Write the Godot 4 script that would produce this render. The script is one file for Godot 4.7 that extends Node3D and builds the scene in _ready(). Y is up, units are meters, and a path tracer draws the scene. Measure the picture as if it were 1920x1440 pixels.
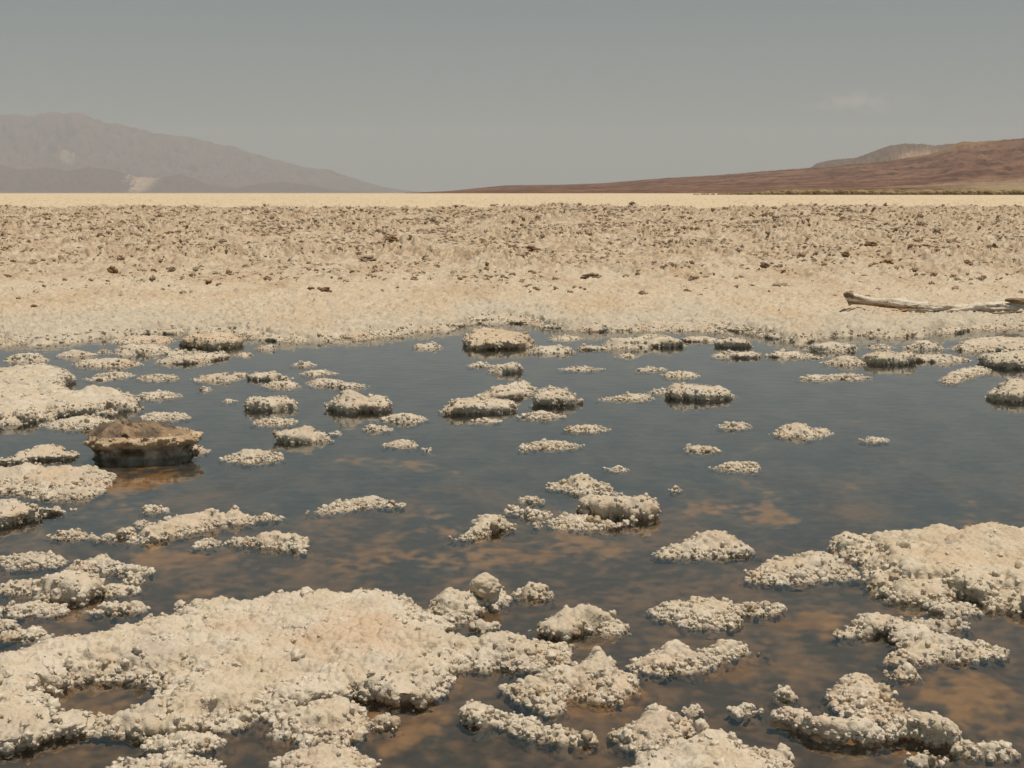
extends Node3D
# Salt pond on a desert flat. Units are metres, water level is y = 0, the camera looks towards -z.

const F := 2511.0            # focal length in pixels of the 1920 x 1440 photograph
const EYE := 1.5
const HORIZON := 361.0
var pitch := 0.0
var rng := RandomNumberGenerator.new()
var taken := {}
var n_big: FastNoiseLite
var n_mid: FastNoiseLite
var n_fine: FastNoiseLite
var n_cell: FastNoiseLite
var n_ridge: FastNoiseLite
var M := {}
var nodule_meshes: Array[ArrayMesh] = []
var clod_meshes: Array[ArrayMesh] = []

# ---------------------------------------------------------------- helpers
func ray(x: float, y: float) -> Vector3:
	var d := Vector3((x - 960.0) / F, (720.0 - y) / F, -1.0)
	return d.rotated(Vector3.RIGHT, -pitch)

func on_plane(x: float, y: float, h: float) -> Vector3:
	var d := ray(x, y)
	return Vector3(0, EYE, 0) + d * ((h - EYE) / d.y)

func on_ground(x: float, y: float) -> Vector3:
	var p := on_plane(x, y, 0.1)
	for k in 12:
		p = on_plane(x, y, ground_height(p.x, p.z))
	return p

func numbered(called: String) -> String:
	var n: int = taken.get(called, 0)
	taken[called] = n + 1
	return called if n == 0 else "%s_%03d" % [called, n]

func tag(o: Node, label := "", category := "", group := "", kind := "") -> void:
	if label: o.set_meta("label", label)
	if category: o.set_meta("category", category)
	if group: o.set_meta("group", group)
	if kind: o.set_meta("kind", kind)

func base(called: String, at: Vector3) -> Node3D:
	var o := Node3D.new()
	o.name = numbered(called)
	o.position = at
	add_child(o)
	return o

func part(called: String, mesh: Mesh, m: Material, parent: Node) -> MeshInstance3D:
	var o := MeshInstance3D.new()
	o.name = numbered(called) if parent == self else called
	o.mesh = mesh
	o.material_override = m
	parent.add_child(o, true)
	return o

func noise(seed_: int, freq: float, kind: int, octaves := 1) -> FastNoiseLite:
	var n := FastNoiseLite.new()
	n.seed = seed_
	n.noise_type = kind
	n.frequency = freq
	n.fractal_type = FastNoiseLite.FRACTAL_FBM if octaves > 1 else FastNoiseLite.FRACTAL_NONE
	n.fractal_octaves = octaves
	n.cellular_return_type = FastNoiseLite.RETURN_DISTANCE
	n.cellular_distance_function = FastNoiseLite.DISTANCE_EUCLIDEAN
	return n

func grain(seed_: int, side: int, freq: float, octaves: int, lo: float, hi: float, kind := FastNoiseLite.TYPE_SIMPLEX_SMOOTH) -> ImageTexture:
	var im := noise(seed_, freq, kind, octaves).get_seamless_image(side, side, false, false, 0.15, true)
	im.convert(Image.FORMAT_RGB8)
	if lo != 0.0 or hi != 1.0:
		var b := im.get_data()
		var lut := PackedByteArray()
		for k in 256: lut.append(int(clampf(lo + (hi - lo) * k / 255.0, 0, 1) * 255.0))
		for k in b.size(): b[k] = lut[b[k]]
		im = Image.create_from_data(side, side, false, Image.FORMAT_RGB8, b)
	im.generate_mipmaps()
	return ImageTexture.create_from_image(im)

func mat(called: String, rough: float, spec: float, tile: float, tex: Texture2D, bump: Texture2D, bump_cm: float) -> StandardMaterial3D:
	var m := StandardMaterial3D.new()
	m.resource_name = called
	m.vertex_color_use_as_albedo = true
	m.roughness = rough
	m.metallic_specular = spec
	m.uv1_triplanar = true
	m.uv1_world_triplanar = true
	m.uv1_scale = Vector3.ONE / tile
	m.albedo_texture = tex
	if bump:
		m.heightmap_enabled = true
		m.heightmap_texture = bump
		m.heightmap_scale = bump_cm
	M[called] = m
	return m

# Triangles of a grid of nx by nz points; use[] says which points are part of it.
func grid_mesh(v: PackedVector3Array, c: PackedColorArray, nx: int, nz: int, use: PackedByteArray) -> ArrayMesh:
	var norms := PackedVector3Array()
	norms.resize(nx * nz)
	for j in nz:
		var j0 := maxi(j - 1, 0)
		var j1 := mini(j + 1, nz - 1)
		for i in nx:
			var dx := v[j * nx + mini(i + 1, nx - 1)] - v[j * nx + maxi(i - 1, 0)]
			var dz := v[j1 * nx + i] - v[j0 * nx + i]
			norms[j * nx + i] = dz.cross(dx).normalized()
	var idx := PackedInt32Array()
	var whole := use.is_empty()
	for j in nz - 1:
		for i in nx - 1:
			var a := j * nx + i
			if not whole and not (use[a] and use[a + 1] and use[a + nx] and use[a + nx + 1]):
				continue
			if (i + j) % 2 == 0:
				idx.append_array([a, a + 1, a + nx, a + 1, a + nx + 1, a + nx])
			else:
				idx.append_array([a, a + 1, a + nx + 1, a, a + nx + 1, a + nx])
	if not whole:
		# keep only the points that are drawn
		var map := PackedInt32Array()
		map.resize(nx * nz)
		map.fill(-1)
		var v2 := PackedVector3Array()
		var n2 := PackedVector3Array()
		var c2 := PackedColorArray()
		for k in idx.size():
			var a := idx[k]
			if map[a] < 0:
				map[a] = v2.size()
				v2.append(v[a])
				n2.append(norms[a])
				c2.append(c[a])
			idx[k] = map[a]
		return array_mesh(v2, n2, c2, idx)
	return array_mesh(v, norms, c, idx)

func array_mesh(v: PackedVector3Array, n: PackedVector3Array, c: PackedColorArray, idx: PackedInt32Array) -> ArrayMesh:
	var a := []
	a.resize(Mesh.ARRAY_MAX)
	a[Mesh.ARRAY_VERTEX] = v
	a[Mesh.ARRAY_NORMAL] = n
	if c.size(): a[Mesh.ARRAY_COLOR] = c
	a[Mesh.ARRAY_INDEX] = idx
	var m := ArrayMesh.new()
	m.add_surface_from_arrays(Mesh.PRIMITIVE_TRIANGLES, a)
	return m

# An icosphere pushed in and out by noise.
func lump_mesh(level: int, seed_: int, amp: float, freq: float, flat: Vector3, cells := 0.0) -> ArrayMesh:
	var t := (1.0 + sqrt(5.0)) / 2.0
	var v: Array[Vector3] = []
	for p in [[-1, t, 0], [1, t, 0], [-1, -t, 0], [1, -t, 0], [0, -1, t], [0, 1, t], [0, -1, -t], [0, 1, -t], [t, 0, -1], [t, 0, 1], [-t, 0, -1], [-t, 0, 1]]:
		v.append(Vector3(p[0], p[1], p[2]).normalized())
	var f := [0, 11, 5, 0, 5, 1, 0, 1, 7, 0, 7, 10, 0, 10, 11, 1, 5, 9, 5, 11, 4, 11, 10, 2, 10, 7, 6, 7, 1, 8, 3, 9, 4, 3, 4, 2, 3, 2, 6, 3, 6, 8, 3, 8, 9, 4, 9, 5, 2, 4, 11, 6, 2, 10, 8, 6, 7, 9, 8, 1]
	for l in level:
		var mid := {}
		var g := []
		for k in range(0, f.size(), 3):
			var e := []
			for q in 3:
				var a: int = f[k + q]
				var b: int = f[k + (q + 1) % 3]
				var key := mini(a, b) * 100000 + maxi(a, b)
				if not mid.has(key):
					mid[key] = v.size()
					v.append(((v[a] + v[b]) / 2).normalized())
				e.append(mid[key])
			g.append_array([f[k], e[0], e[2], f[k + 1], e[1], e[0], f[k + 2], e[2], e[1], e[0], e[1], e[2]])
		f = g
	var n := noise(seed_, freq, FastNoiseLite.TYPE_SIMPLEX_SMOOTH, 3)
	var nc := noise(seed_ + 7, 1.6, FastNoiseLite.TYPE_CELLULAR)
	var pv := PackedVector3Array()
	for p in v:
		var r := 1.0 + amp * n.get_noise_3dv(p * 10.0 + Vector3.ONE * seed_)
		if cells > 0.0:
			var q := nc.get_noise_3dv(p + Vector3.ONE * seed_) + 1.0
			r += cells * (0.4 - q * q)
		pv.append(p * r * flat)
	var norms := PackedVector3Array()
	norms.resize(pv.size())
	var idx := PackedInt32Array()
	for k in range(0, f.size(), 3):
		var a: int = f[k]
		var b: int = f[k + 2]
		var c: int = f[k + 1]
		idx.append_array([a, b, c])
		var nn := (pv[c] - pv[a]).cross(pv[b] - pv[a])
		norms[a] += nn
		norms[b] += nn
		norms[c] += nn
	for k in norms.size():
		norms[k] = norms[k].normalized()
		if norms[k].dot(pv[k]) < 0: norms[k] = -norms[k]
	var cols := PackedColorArray()
	cols.resize(pv.size())
	cols.fill(Color.WHITE)
	return array_mesh(pv, norms, cols, idx)

func copies(called: String, mesh: Mesh, m: Material, xf: Array[Transform3D], cols: PackedColorArray, parent: Node) -> MultiMeshInstance3D:
	var mm := MultiMesh.new()
	mm.transform_format = MultiMesh.TRANSFORM_3D
	mm.use_colors = true
	mm.mesh = mesh
	mm.instance_count = xf.size()
	for k in xf.size():
		mm.set_instance_transform(k, xf[k])
		mm.set_instance_color(k, cols[k])
	var o := MultiMeshInstance3D.new()
	o.name = numbered(called) if parent == self else called
	o.multimesh = mm
	o.material_override = m
	o.set_meta("kind", "stuff")
	parent.add_child(o, true)
	return o

func dome(x: float, y: float, z: float, size: float) -> float:   # round knobs that meet in creases, about -0.4 .. 0.6
	var q := n_cell.get_noise_3d(x / size, y / size, z / size) + 1.0
	return 0.6 - q * q

func lerp3(a: Color, b: Color, t: float) -> Color:
	return a.lerp(b, clampf(t, 0, 1))

# colours of matter, linear
const SALT_TOP := Color(0.56, 0.46, 0.34)
const SALT_WHITE := Color(0.63, 0.545, 0.44)
const SALT_GREY := Color(0.48, 0.40, 0.32)
const SALT_PINK := Color(0.57, 0.42, 0.295)
const BRINE_STAIN := Color(0.30, 0.19, 0.085)

func salt_color(x: float, y: float, z: float) -> Color:
	var a := n_mid.get_noise_3d(x * 5.0, y * 5.0, z * 5.0)
	var b := n_fine.get_noise_3d(x * 2.2, y * 2.2, z * 2.2)
	var c := lerp3(SALT_TOP, SALT_WHITE, 0.5 + 1.4 * a)
	c = lerp3(c, SALT_PINK, 1.6 * n_mid.get_noise_3d(x * 1.7 + 40.0, y, z * 1.7) - 0.1)
	return lerp3(c, SALT_GREY, 1.5 * b - 0.05)

# ---------------------------------------------------------------- salt islands
var relief_k := 1.0          # smoother crust below 1
var bead_k := 1.0            # fewer nodules below 1
# outline: points in metres on the water plane (x, z)
func salt_crust(root: Node3D, outline: PackedVector2Array, hole: PackedVector2Array, H: float, under: Vector2, rim: float, knobs: Array, tint: Color) -> void:
	var lo := Vector2(INF, INF)
	var hi := -lo
	for p in outline:
		lo = lo.min(p)
		hi = hi.max(p)
	var dist := -(lo.y + hi.y) / 2.0
	var cell := clampf(dist * 0.00115, 0.0042, 0.02)
	var cz := cell * (1.15 if dist < 6 else 1.4)
	lo -= Vector2(0.035, 0.035)
	hi += Vector2(0.035, 0.035)
	var nx := int((hi.x - lo.x) / cell) + 2
	var nz := int((hi.y - lo.y) / cz) + 2
	# coarse signed distance
	const K := 3
	var cx := nx / K + 2
	var cyn := nz / K + 2
	var sd := PackedFloat32Array()
	sd.resize(cx * cyn)
	var widest := 0.0
	for j in cyn:
		for i in cx:
			var p := Vector2(lo.x + i * K * cell, lo.y + j * K * cz)
			var d := signed(p, outline)
			if hole.size(): d = minf(d, -signed(p, hole))
			sd[j * cx + i] = d
			widest = maxf(widest, d)
	H = minf(H, 1.5 * widest + 0.004)
	var w := minf(rim, 0.85 * widest)
	var ragged := minf(0.022, 0.22 * widest)
	var v := PackedVector3Array()
	var use := PackedByteArray()
	var dd := PackedFloat32Array()
	v.resize(nx * nz)
	use.resize(nx * nz)
	dd.resize(nx * nz)
	var px := root.position.x
	var pz := root.position.z
	for j in nz:
		var fj := float(j) / K
		var cj := int(fj)
		var tj := fj - cj
		for i in nx:
			var fi := float(i) / K
			var ci := int(fi)
			var ti := fi - ci
			var q := cj * cx + ci
			var a := sd[q]
			var b := sd[q + 1]
			var c := sd[q + cx]
			var e := sd[q + cx + 1]
			var d := lerpf(lerpf(a, b, ti), lerpf(c, e, ti), tj)
			var x := lo.x + i * cell
			var z := lo.y + j * cz
			d += ragged * (1.1 * n_mid.get_noise_2d(x * 7.0, z * 7.0) + 0.9 * n_fine.get_noise_2d(x * 6.0, z * 6.0))
			var k := j * nx + i
			d += minf(0.008, 0.08 * widest)
			use[k] = 1 if d > -0.05 else 0
			if use[k] == 0:
				v[k] = Vector3(x - px, -0.1, z - pz)
				continue
			dd[k] = d
			var out := -Vector2(lerpf(b - a, e - c, tj) / (K * cell), lerpf(c - a, e - b, ti) / (K * cz))
			if out.length() > 0.01: out = out.normalized()
			var big := n_big.get_noise_2d(x * 3.0, z * 3.0)
			var top := H * (0.90 + 0.26 * n_mid.get_noise_2d(x * 2.0 + 9.0, z * 2.0) + 0.12 * big)
			for kn in knobs:
				var r2: float = (Vector2(x, z) - Vector2(kn[0], kn[1])).length_squared() / (kn[3] * kn[3])
				if r2 < 6.0: top += kn[2] * exp(-r2 * 1.4)
			top = maxf(top, 0.3 * H)
			var s := d / w
			var u := lerpf(under.x, under.y, clampf(0.5 + 1.1 * n_mid.get_noise_2d(x * 1.6 + 70.0, z * 1.6), 0, 1))
			u = minf(u, 0.55 * widest)
			# a sloping foot ...
			var y_soft := -0.010 + d * 0.9
			if s >= 0.0: y_soft = -0.010 + (top + 0.010) * pow(minf(s, 1.0), 0.85)
			var mv := 0.0
			var y := y_soft
			if u > 0.0:
				# ... or an undercut one
				var y_cut := top
				var inward := d
				if s < 0.0:
					inward = u + d
					y_cut = -0.05 + d * 0.4
				elif s < 0.38:
					var t := s / 0.38
					inward = u * (1.0 - t) * (1.0 - t * 0.3)
					y_cut = lerpf(-0.05, 0.42 * top, t)
				elif s < 1.0:
					var t2 := (s - 0.38) / 0.62 * PI / 2
					inward = w * (1.0 - cos(t2))
					y_cut = 0.42 * top + 0.58 * top * sin(t2)
				var share := smoothstep(0.0, 0.022, u)
				y = lerpf(y_soft, y_cut, share)
				mv = (d - inward) * share
			if s > 1.0: y += 0.12 * H * minf((d - w) / 0.2, 1.0)
			v[k] = Vector3(x - px + out.x * mv, y, z - pz + out.y * mv)
	# knobs: push along the normal
	var amp := clampf(H / 0.06, 0.45, 1.15) * relief_k
	var v2 := v.duplicate()
	var col := PackedColorArray()
	col.resize(nx * nz)
	var xf: Array[Transform3D] = []
	var xc := PackedColorArray()
	var near := dist < 8.5
	for j in nz:
		for i in nx:
			var k := j * nx + i
			if use[k] == 0: continue
			var dx := v[j * nx + mini(i + 1, nx - 1)] - v[j * nx + maxi(i - 1, 0)]
			var dz := v[mini(j + 1, nz - 1) * nx + i] - v[maxi(j - 1, 0) * nx + i]
			var n := dz.cross(dx).normalized()
			var p := v[k]
			var x := p.x + px
			var z := p.z + pz
			var calm := 0.8 + 0.5 * n_mid.get_noise_2d(x * 1.3 + 5.0, z * 1.3)
			var h := 0.036 * amp * (dome(x, p.y, z, 0.13) - 0.3) + 0.026 * amp * calm * (dome(x + 3.0, p.y, z, 0.052) - 0.3)
			if near: h += 0.021 * relief_k * calm * (dome(x, p.y + 5.0, z, 0.024) - 0.3)
			h += 0.005 * n_fine.get_noise_3d(x * 20.0, p.y * 20.0, z * 20.0)
			if p.y < 0.0: h *= maxf(0.3, 1.0 + p.y * 15.0)
			p += n * h
			v2[k] = p
			var c := salt_color(x, p.y, z) * tint
			var wet := n_fine.get_noise_3d(x * 9.0, p.y * 9.0, z * 9.0)
			if p.y < 0.0: c = lerp3(c, bed_color(x, z), 1.0 - smoothstep(-0.012, -0.002, p.y + 0.006 * wet))
			c.a = 1.0
			col[k] = c
			# nodules grown on the edge and on the foot
			var s := dd[k] / w
			var area := dz.cross(dx).length() / 4.0
			var chance := 0.0
			if p.y > -0.010:
				if p.y < 0.020 + 0.015 * wet: chance = 5200.0 if near else 3800.0
				elif s < 0.9: chance = (900.0 if near else 1100.0) + 2400.0 * wet
				else: chance = 80.0 + 1000.0 * maxf(0.0, n_mid.get_noise_2d(x * 2.6 + 31.0, z * 2.6))
			var fleck := p.y <= -0.010 and p.y > -0.032 and n_mid.get_noise_2d(x * 4.0 + 55.0, z * 4.0) > 0.12
			if fleck: chance = 2600.0
			if rng.randf() < minf(chance * area * bead_k, 0.6):
				var r := 0.0035 + 0.0075 * pow(rng.randf(), 1.6)
				if rng.randf() < 0.12: r *= 1.8
				var deep := rng.randf_range(-0.25, 0.3)
				if s > 0.9:
					r *= 1.6
					deep = rng.randf_range(-0.75, -0.25)
				if not near: r *= 1.1
				var b := Basis.from_euler(Vector3(rng.randf() * TAU, rng.randf() * TAU, rng.randf() * TAU)).scaled_local(Vector3(r, r * rng.randf_range(0.7, 1.0), r * rng.randf_range(0.8, 1.15)))
				xf.append(Transform3D(b, Vector3(p.x, -r * rng.randf_range(0.1, 0.6), p.z) if fleck else p + n * r * deep))
				var nc := salt_color(x, p.y, z) * tint
				nc = lerp3(nc, SALT_WHITE * tint, rng.randf())
				if s < 0.9 and n_mid.get_noise_2d(x * 6.0 + 12.0, z * 6.0) > 0.12: nc = lerp3(nc, BRINE_STAIN, rng.randf_range(-0.4, 0.7))
				nc.a = 1.0
				xc.append(nc)
	part("crust", grid_mesh(v2, col, nx, nz, use), M.salt, root)
	if xf.size():
		var kind := rng.randi() % nodule_meshes.size()
		copies("nodule_growth", nodule_meshes[kind], M.wet_salt, xf, xc, root)

func signed(p: Vector2, poly: PackedVector2Array) -> float:
	var best := INF
	var inside := false
	var n := poly.size()
	var a := poly[n - 1]
	for k in n:
		var b := poly[k]
		var ab := b - a
		var ap := p - a
		var t := clampf(ap.dot(ab) / ab.length_squared(), 0.0, 1.0)
		best = minf(best, (ap - ab * t).length_squared())
		if (a.y > p.y) != (b.y > p.y) and p.x < (b.x - a.x) * (p.y - a.y) / (b.y - a.y) + a.x:
			inside = not inside
		a = b
	return sqrt(best) if inside else -sqrt(best)

func smooth_ring(p: PackedVector2Array) -> PackedVector2Array:
	var q := PackedVector2Array()
	for k in p.size():
		var a := p[k]
		var b := p[(k + 1) % p.size()]
		q.append(a.lerp(b, 0.25))
		q.append(a.lerp(b, 0.75))
	return q

# Points of an outline seen in the photograph: the front lies on the water, the back is seen at the island's height.
func outline_of(flat: Array, H: float, flip := false) -> PackedVector2Array:
	var n := flat.size() / 2
	var area := 0.0
	for k in n:
		var m := (k + 1) % n
		area += float(flat[2 * k]) * float(flat[2 * m + 1]) - float(flat[2 * m]) * float(flat[2 * k + 1])
	var sgn := signf(area) * (-1.0 if flip else 1.0)
	var out := PackedVector2Array()
	for k in n:
		var a := (k + n - 1) % n
		var b := (k + 1) % n
		var t := Vector2(float(flat[2 * b]) - float(flat[2 * a]), float(flat[2 * b + 1]) - float(flat[2 * a + 1])).normalized()
		var up := -(-t.x * sgn)      # share of the outward direction that points up the picture
		var p := on_plane(flat[2 * k], flat[2 * k + 1], H * 0.85 * clampf(up * 1.3, 0, 1))
		out.append(Vector2(p.x, p.z))
	return smooth_ring(out)

# A rounded bar of salt lying on the water: x, y of its foot in photo pixels and its radius
func salt_roll(label: String, pts: Array) -> void:
	var mid: Array = pts[pts.size() / 2]
	var root := base("salt_roll", on_plane(mid[0], mid[1], 0.0))
	tag(root, label, "salt crust")
	var path := []
	for p in pts:
		path.append([on_plane(p[0], p[1], 0.0) - root.position + Vector3(0, p[2] * 0.82, -p[2] * 0.7), p[2]])
	var o := root.position
	var m := tube(path, 44, 17, 0.10, func(p: Vector3, _a: float) -> Color: return salt_color(p.x + o.x, p.y, p.z + o.z), 22)
	# knobs on it
	var a := m.surface_get_arrays(0)
	var v: PackedVector3Array = a[Mesh.ARRAY_VERTEX]
	var n: PackedVector3Array = a[Mesh.ARRAY_NORMAL]
	var c: PackedColorArray = a[Mesh.ARRAY_COLOR]
	var rows := v.size() / 45
	var xf: Array[Transform3D] = []
	var xc := PackedColorArray()
	for k in v.size():
		if k < 45 or k >= v.size() - 45: continue
		var q := v[k] + o
		v[k] += n[k] * (0.026 * (dome(q.x, q.y, q.z, 0.065) - 0.3) + 0.012 * (dome(q.x, q.y + 2.0, q.z, 0.024) - 0.3))
		var low := q.y < 0.02
		if rng.randf() < (0.06 if low else 0.012):
			var r := rng.randf_range(0.004, 0.011)
			xf.append(Transform3D(Basis.from_euler(Vector3(rng.randf() * TAU, rng.randf() * TAU, 0)).scaled_local(Vector3(r, r * 0.8, r)), v[k]))
			xc.append(lerp3(c[k], SALT_WHITE, rng.randf()))
	part("crust", grid_mesh(v, c, 45, rows, PackedByteArray()), M.salt, root)
	copies("nodule_growth", nodule_meshes[2], M.wet_salt, xf, xc, root)

func centre_of(o: PackedVector2Array) -> Vector3:
	var lo := Vector2(INF, INF)
	var hi := -lo
	for p in o:
		lo = lo.min(p)
		hi = hi.max(p)
	return Vector3((lo.x + hi.x) / 2, 0, (lo.y + hi.y) / 2)

# An island traced in the photograph. knobs: [x, y of its foot, extra height, radius] with x, y in photo pixels
func island(label: String, flat: Array, H: float, under: Vector2, knobs := [], hole := [], tint := Color.WHITE, group := "", rim := 0.12) -> Node3D:
	var o := outline_of(flat, H)
	var h := PackedVector2Array()
	if hole.size(): h = outline_of(hole, H, true)
	var root := base("salt_island", centre_of(o))
	tag(root, label, "salt crust", group)
	var kk := []
	for k in knobs:
		var p := on_plane(k[0], k[1], H)
		kk.append([p.x, p.z, k[2], k[3]])
	salt_crust(root, o, h, H, under, rim, kk, tint)
	return root

# A small islet: x of its middle, y of its front waterline, width and height seen, in photo pixels
func islet(x: float, y: float, wide: float, high: float, label: String, group := "", under := Vector2(-0.05, 0.0), knobs := [], tint := Color.WHITE) -> Node3D:
	var front := on_plane(x, y, 0)
	var dep := atan2(EYE, -front.z)
	var m := front.distance_to(Vector3(0, EYE, 0)) / F
	var W := wide * m
	var tall := high * m
	var D := 0.6 * W
	tall *= 0.75
	var H := tall - 0.6 * D * sin(dep)
	var least := 0.012 + 0.25 * tall
	if H < least:
		H = least
		D = maxf(0.035, clampf((tall - H) / (0.6 * sin(dep)), 0.4 * W, 0.6 * W))
	var o := PackedVector2Array()
	var turn := rng.randf() * 100.0
	for k in 24:
		var a := TAU * k / 24
		var r := 1.0 + 0.45 * n_mid.get_noise_2d(cos(a) * 0.9 + turn, sin(a) * 0.9 + turn * 2.0)
		var lens := signf(sin(a)) * pow(absf(sin(a)), 1.35)
		o.append(Vector2(front.x + cos(a) * W * 0.52 * lerpf(1.0, r, 0.4), front.z - D / 2 + lens * D * 0.55 * r))
	var root := base("salt_islet", Vector3(front.x, 0, front.z - D / 2))
	tag(root, label, "salt crust", group)
	var kk := []
	for k in knobs:
		kk.append([front.x + k[0] * W / 2, front.z - D / 2, k[1] * H * 0.6, k[2] * W / 2])
	salt_crust(root, o, PackedVector2Array(), H * 0.95, under, 0.09, kk, tint)
	return root

# ---------------------------------------------------------------- ground beyond the pond
var shore: Array = []          # [tan of bearing, distance]
func shore_distance(u: float) -> float:
	var n := shore.size()
	if u <= shore[0][0]: return shore[0][1]
	for k in range(1, n):
		if u < shore[k][0]:
			var t: float = (u - shore[k - 1][0]) / (shore[k][0] - shore[k - 1][0])
			return lerpf(shore[k - 1][1], shore[k][1], t)
	return shore[n - 1][1]

func inland(x: float, z: float) -> float:
	var d := -z - shore_distance(x / -z)
	return d + 0.55 * n_mid.get_noise_2d(x * 0.55, z * 0.35) * clampf(1.5 - d, 0.25, 1.0) + 0.22 * n_fine.get_noise_2d(x * 1.2, z * 1.0)

func ground_height(x: float, z: float) -> float:
	var d := inland(x, z)
	var far := -z
	if d < -0.4: return -0.11
	# the rim of the pond
	var y := lerpf(-0.11, 0.0, smoothstep(-0.4, -0.02, d)) + 0.05 * smoothstep(-0.03, 0.05, d) + 0.03 * smoothstep(0.1, 1.2, d)
	if far < 62.0:
		y += 0.66 * smoothstep(0.0, 1.0, (far - 17.0) / 40.0) * (1.0 + 0.22 * n_big.get_noise_2d(x * 0.12, 3.0))
	else:
		y += 0.66 * (1.0 - smoothstep(62.0, 88.0, far)) - 0.07 * smoothstep(62.0, 88.0, far)
	return y

func ground_relief(x: float, z: float) -> float:
	var far := -z
	var d := far - shore_distance(x / far)
	var r := 0.0
	var rough := smoothstep(17.5, 27.0, far) * (1.0 - 0.75 * smoothstep(60.0, 75.0, far))
	if far < 30.0:
		var wet := smoothstep(-0.1, 0.1, d)
		r += wet * (1.0 - rough * 0.5) * (0.06 * dome(x, 0.0, z, 0.21) + 0.034 * dome(x, 4.0, z, 0.085) + 0.036 * n_fine.get_noise_2d(x * 8.0, z * 8.0))
		r += wet * (0.05 * n_mid.get_noise_2d(x * 1.3, z * 1.3) + 0.06 * maxf(0.0, dome(x, 7.0, z, 0.5) - 0.3))
	if rough > 0.01:
		var a := n_mid.get_noise_2d(x * 0.9, z * 0.45)
		var patch := clampf(0.7 + 1.5 * n_big.get_noise_2d(x * 0.4, z * 0.2), 0.12, 1.6)
		var up := maxf(0.0, dome(x, 9.0, z, 0.42) + 0.15 * a)
		r += rough * patch * (0.10 * up * up + 0.12 * dome(x, 2.0, z, 0.23) + 0.14 * n_fine.get_noise_2d(x * 2.2, z * 1.5) + 0.10 * a)
	return r

func ground_color(x: float, z: float, y: float) -> Color:
	var far := -z
	var d := far - shore_distance(x / far)
	var a := n_mid.get_noise_2d(x * 0.7, z * 0.25)
	var b := n_fine.get_noise_2d(x * 1.9, z * 0.9)
	var f := n_fine.get_noise_2d(x * 5.0 + 50.0, z * 2.2)
	var g := n_mid.get_noise_2d(x * 2.3 + 20.0, z * 0.8)
	var pale := Color(0.61, 0.50, 0.375)
	var c := lerp3(pale, Color(0.575, 0.44, 0.305), 0.35 + 1.3 * a)
	c = lerp3(c, Color(0.62, 0.53, 0.41), 1.6 * b)
	c = lerp3(c, Color(0.56, 0.485, 0.385), (1.0 - smoothstep(0.3, 2.2, d + 1.2 * a)) * 0.85)
	var rough := smoothstep(18.0, 26.0, far + 5.0 * a)
	var mud := Color(0.37, 0.26, 0.17)
	if far < 66.0:
		c = lerp3(c, mud, rough * clampf(1.3 * f + 1.0 * b + 0.9 * g + 0.26 + 0.16 * smoothstep(34.0, 56.0, far), 0.0, 0.8))
	else:
		c = lerp3(Color(0.70, 0.56, 0.39), mud, clampf(1.6 * f - 0.2, 0.0, 0.6))
	if y < 0.0:
		c = lerp3(c, bed_color(x, z), 1.0 - smoothstep(-0.014, -0.002, y + 0.01 * f))
	c.a = 1.0
	return c

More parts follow.
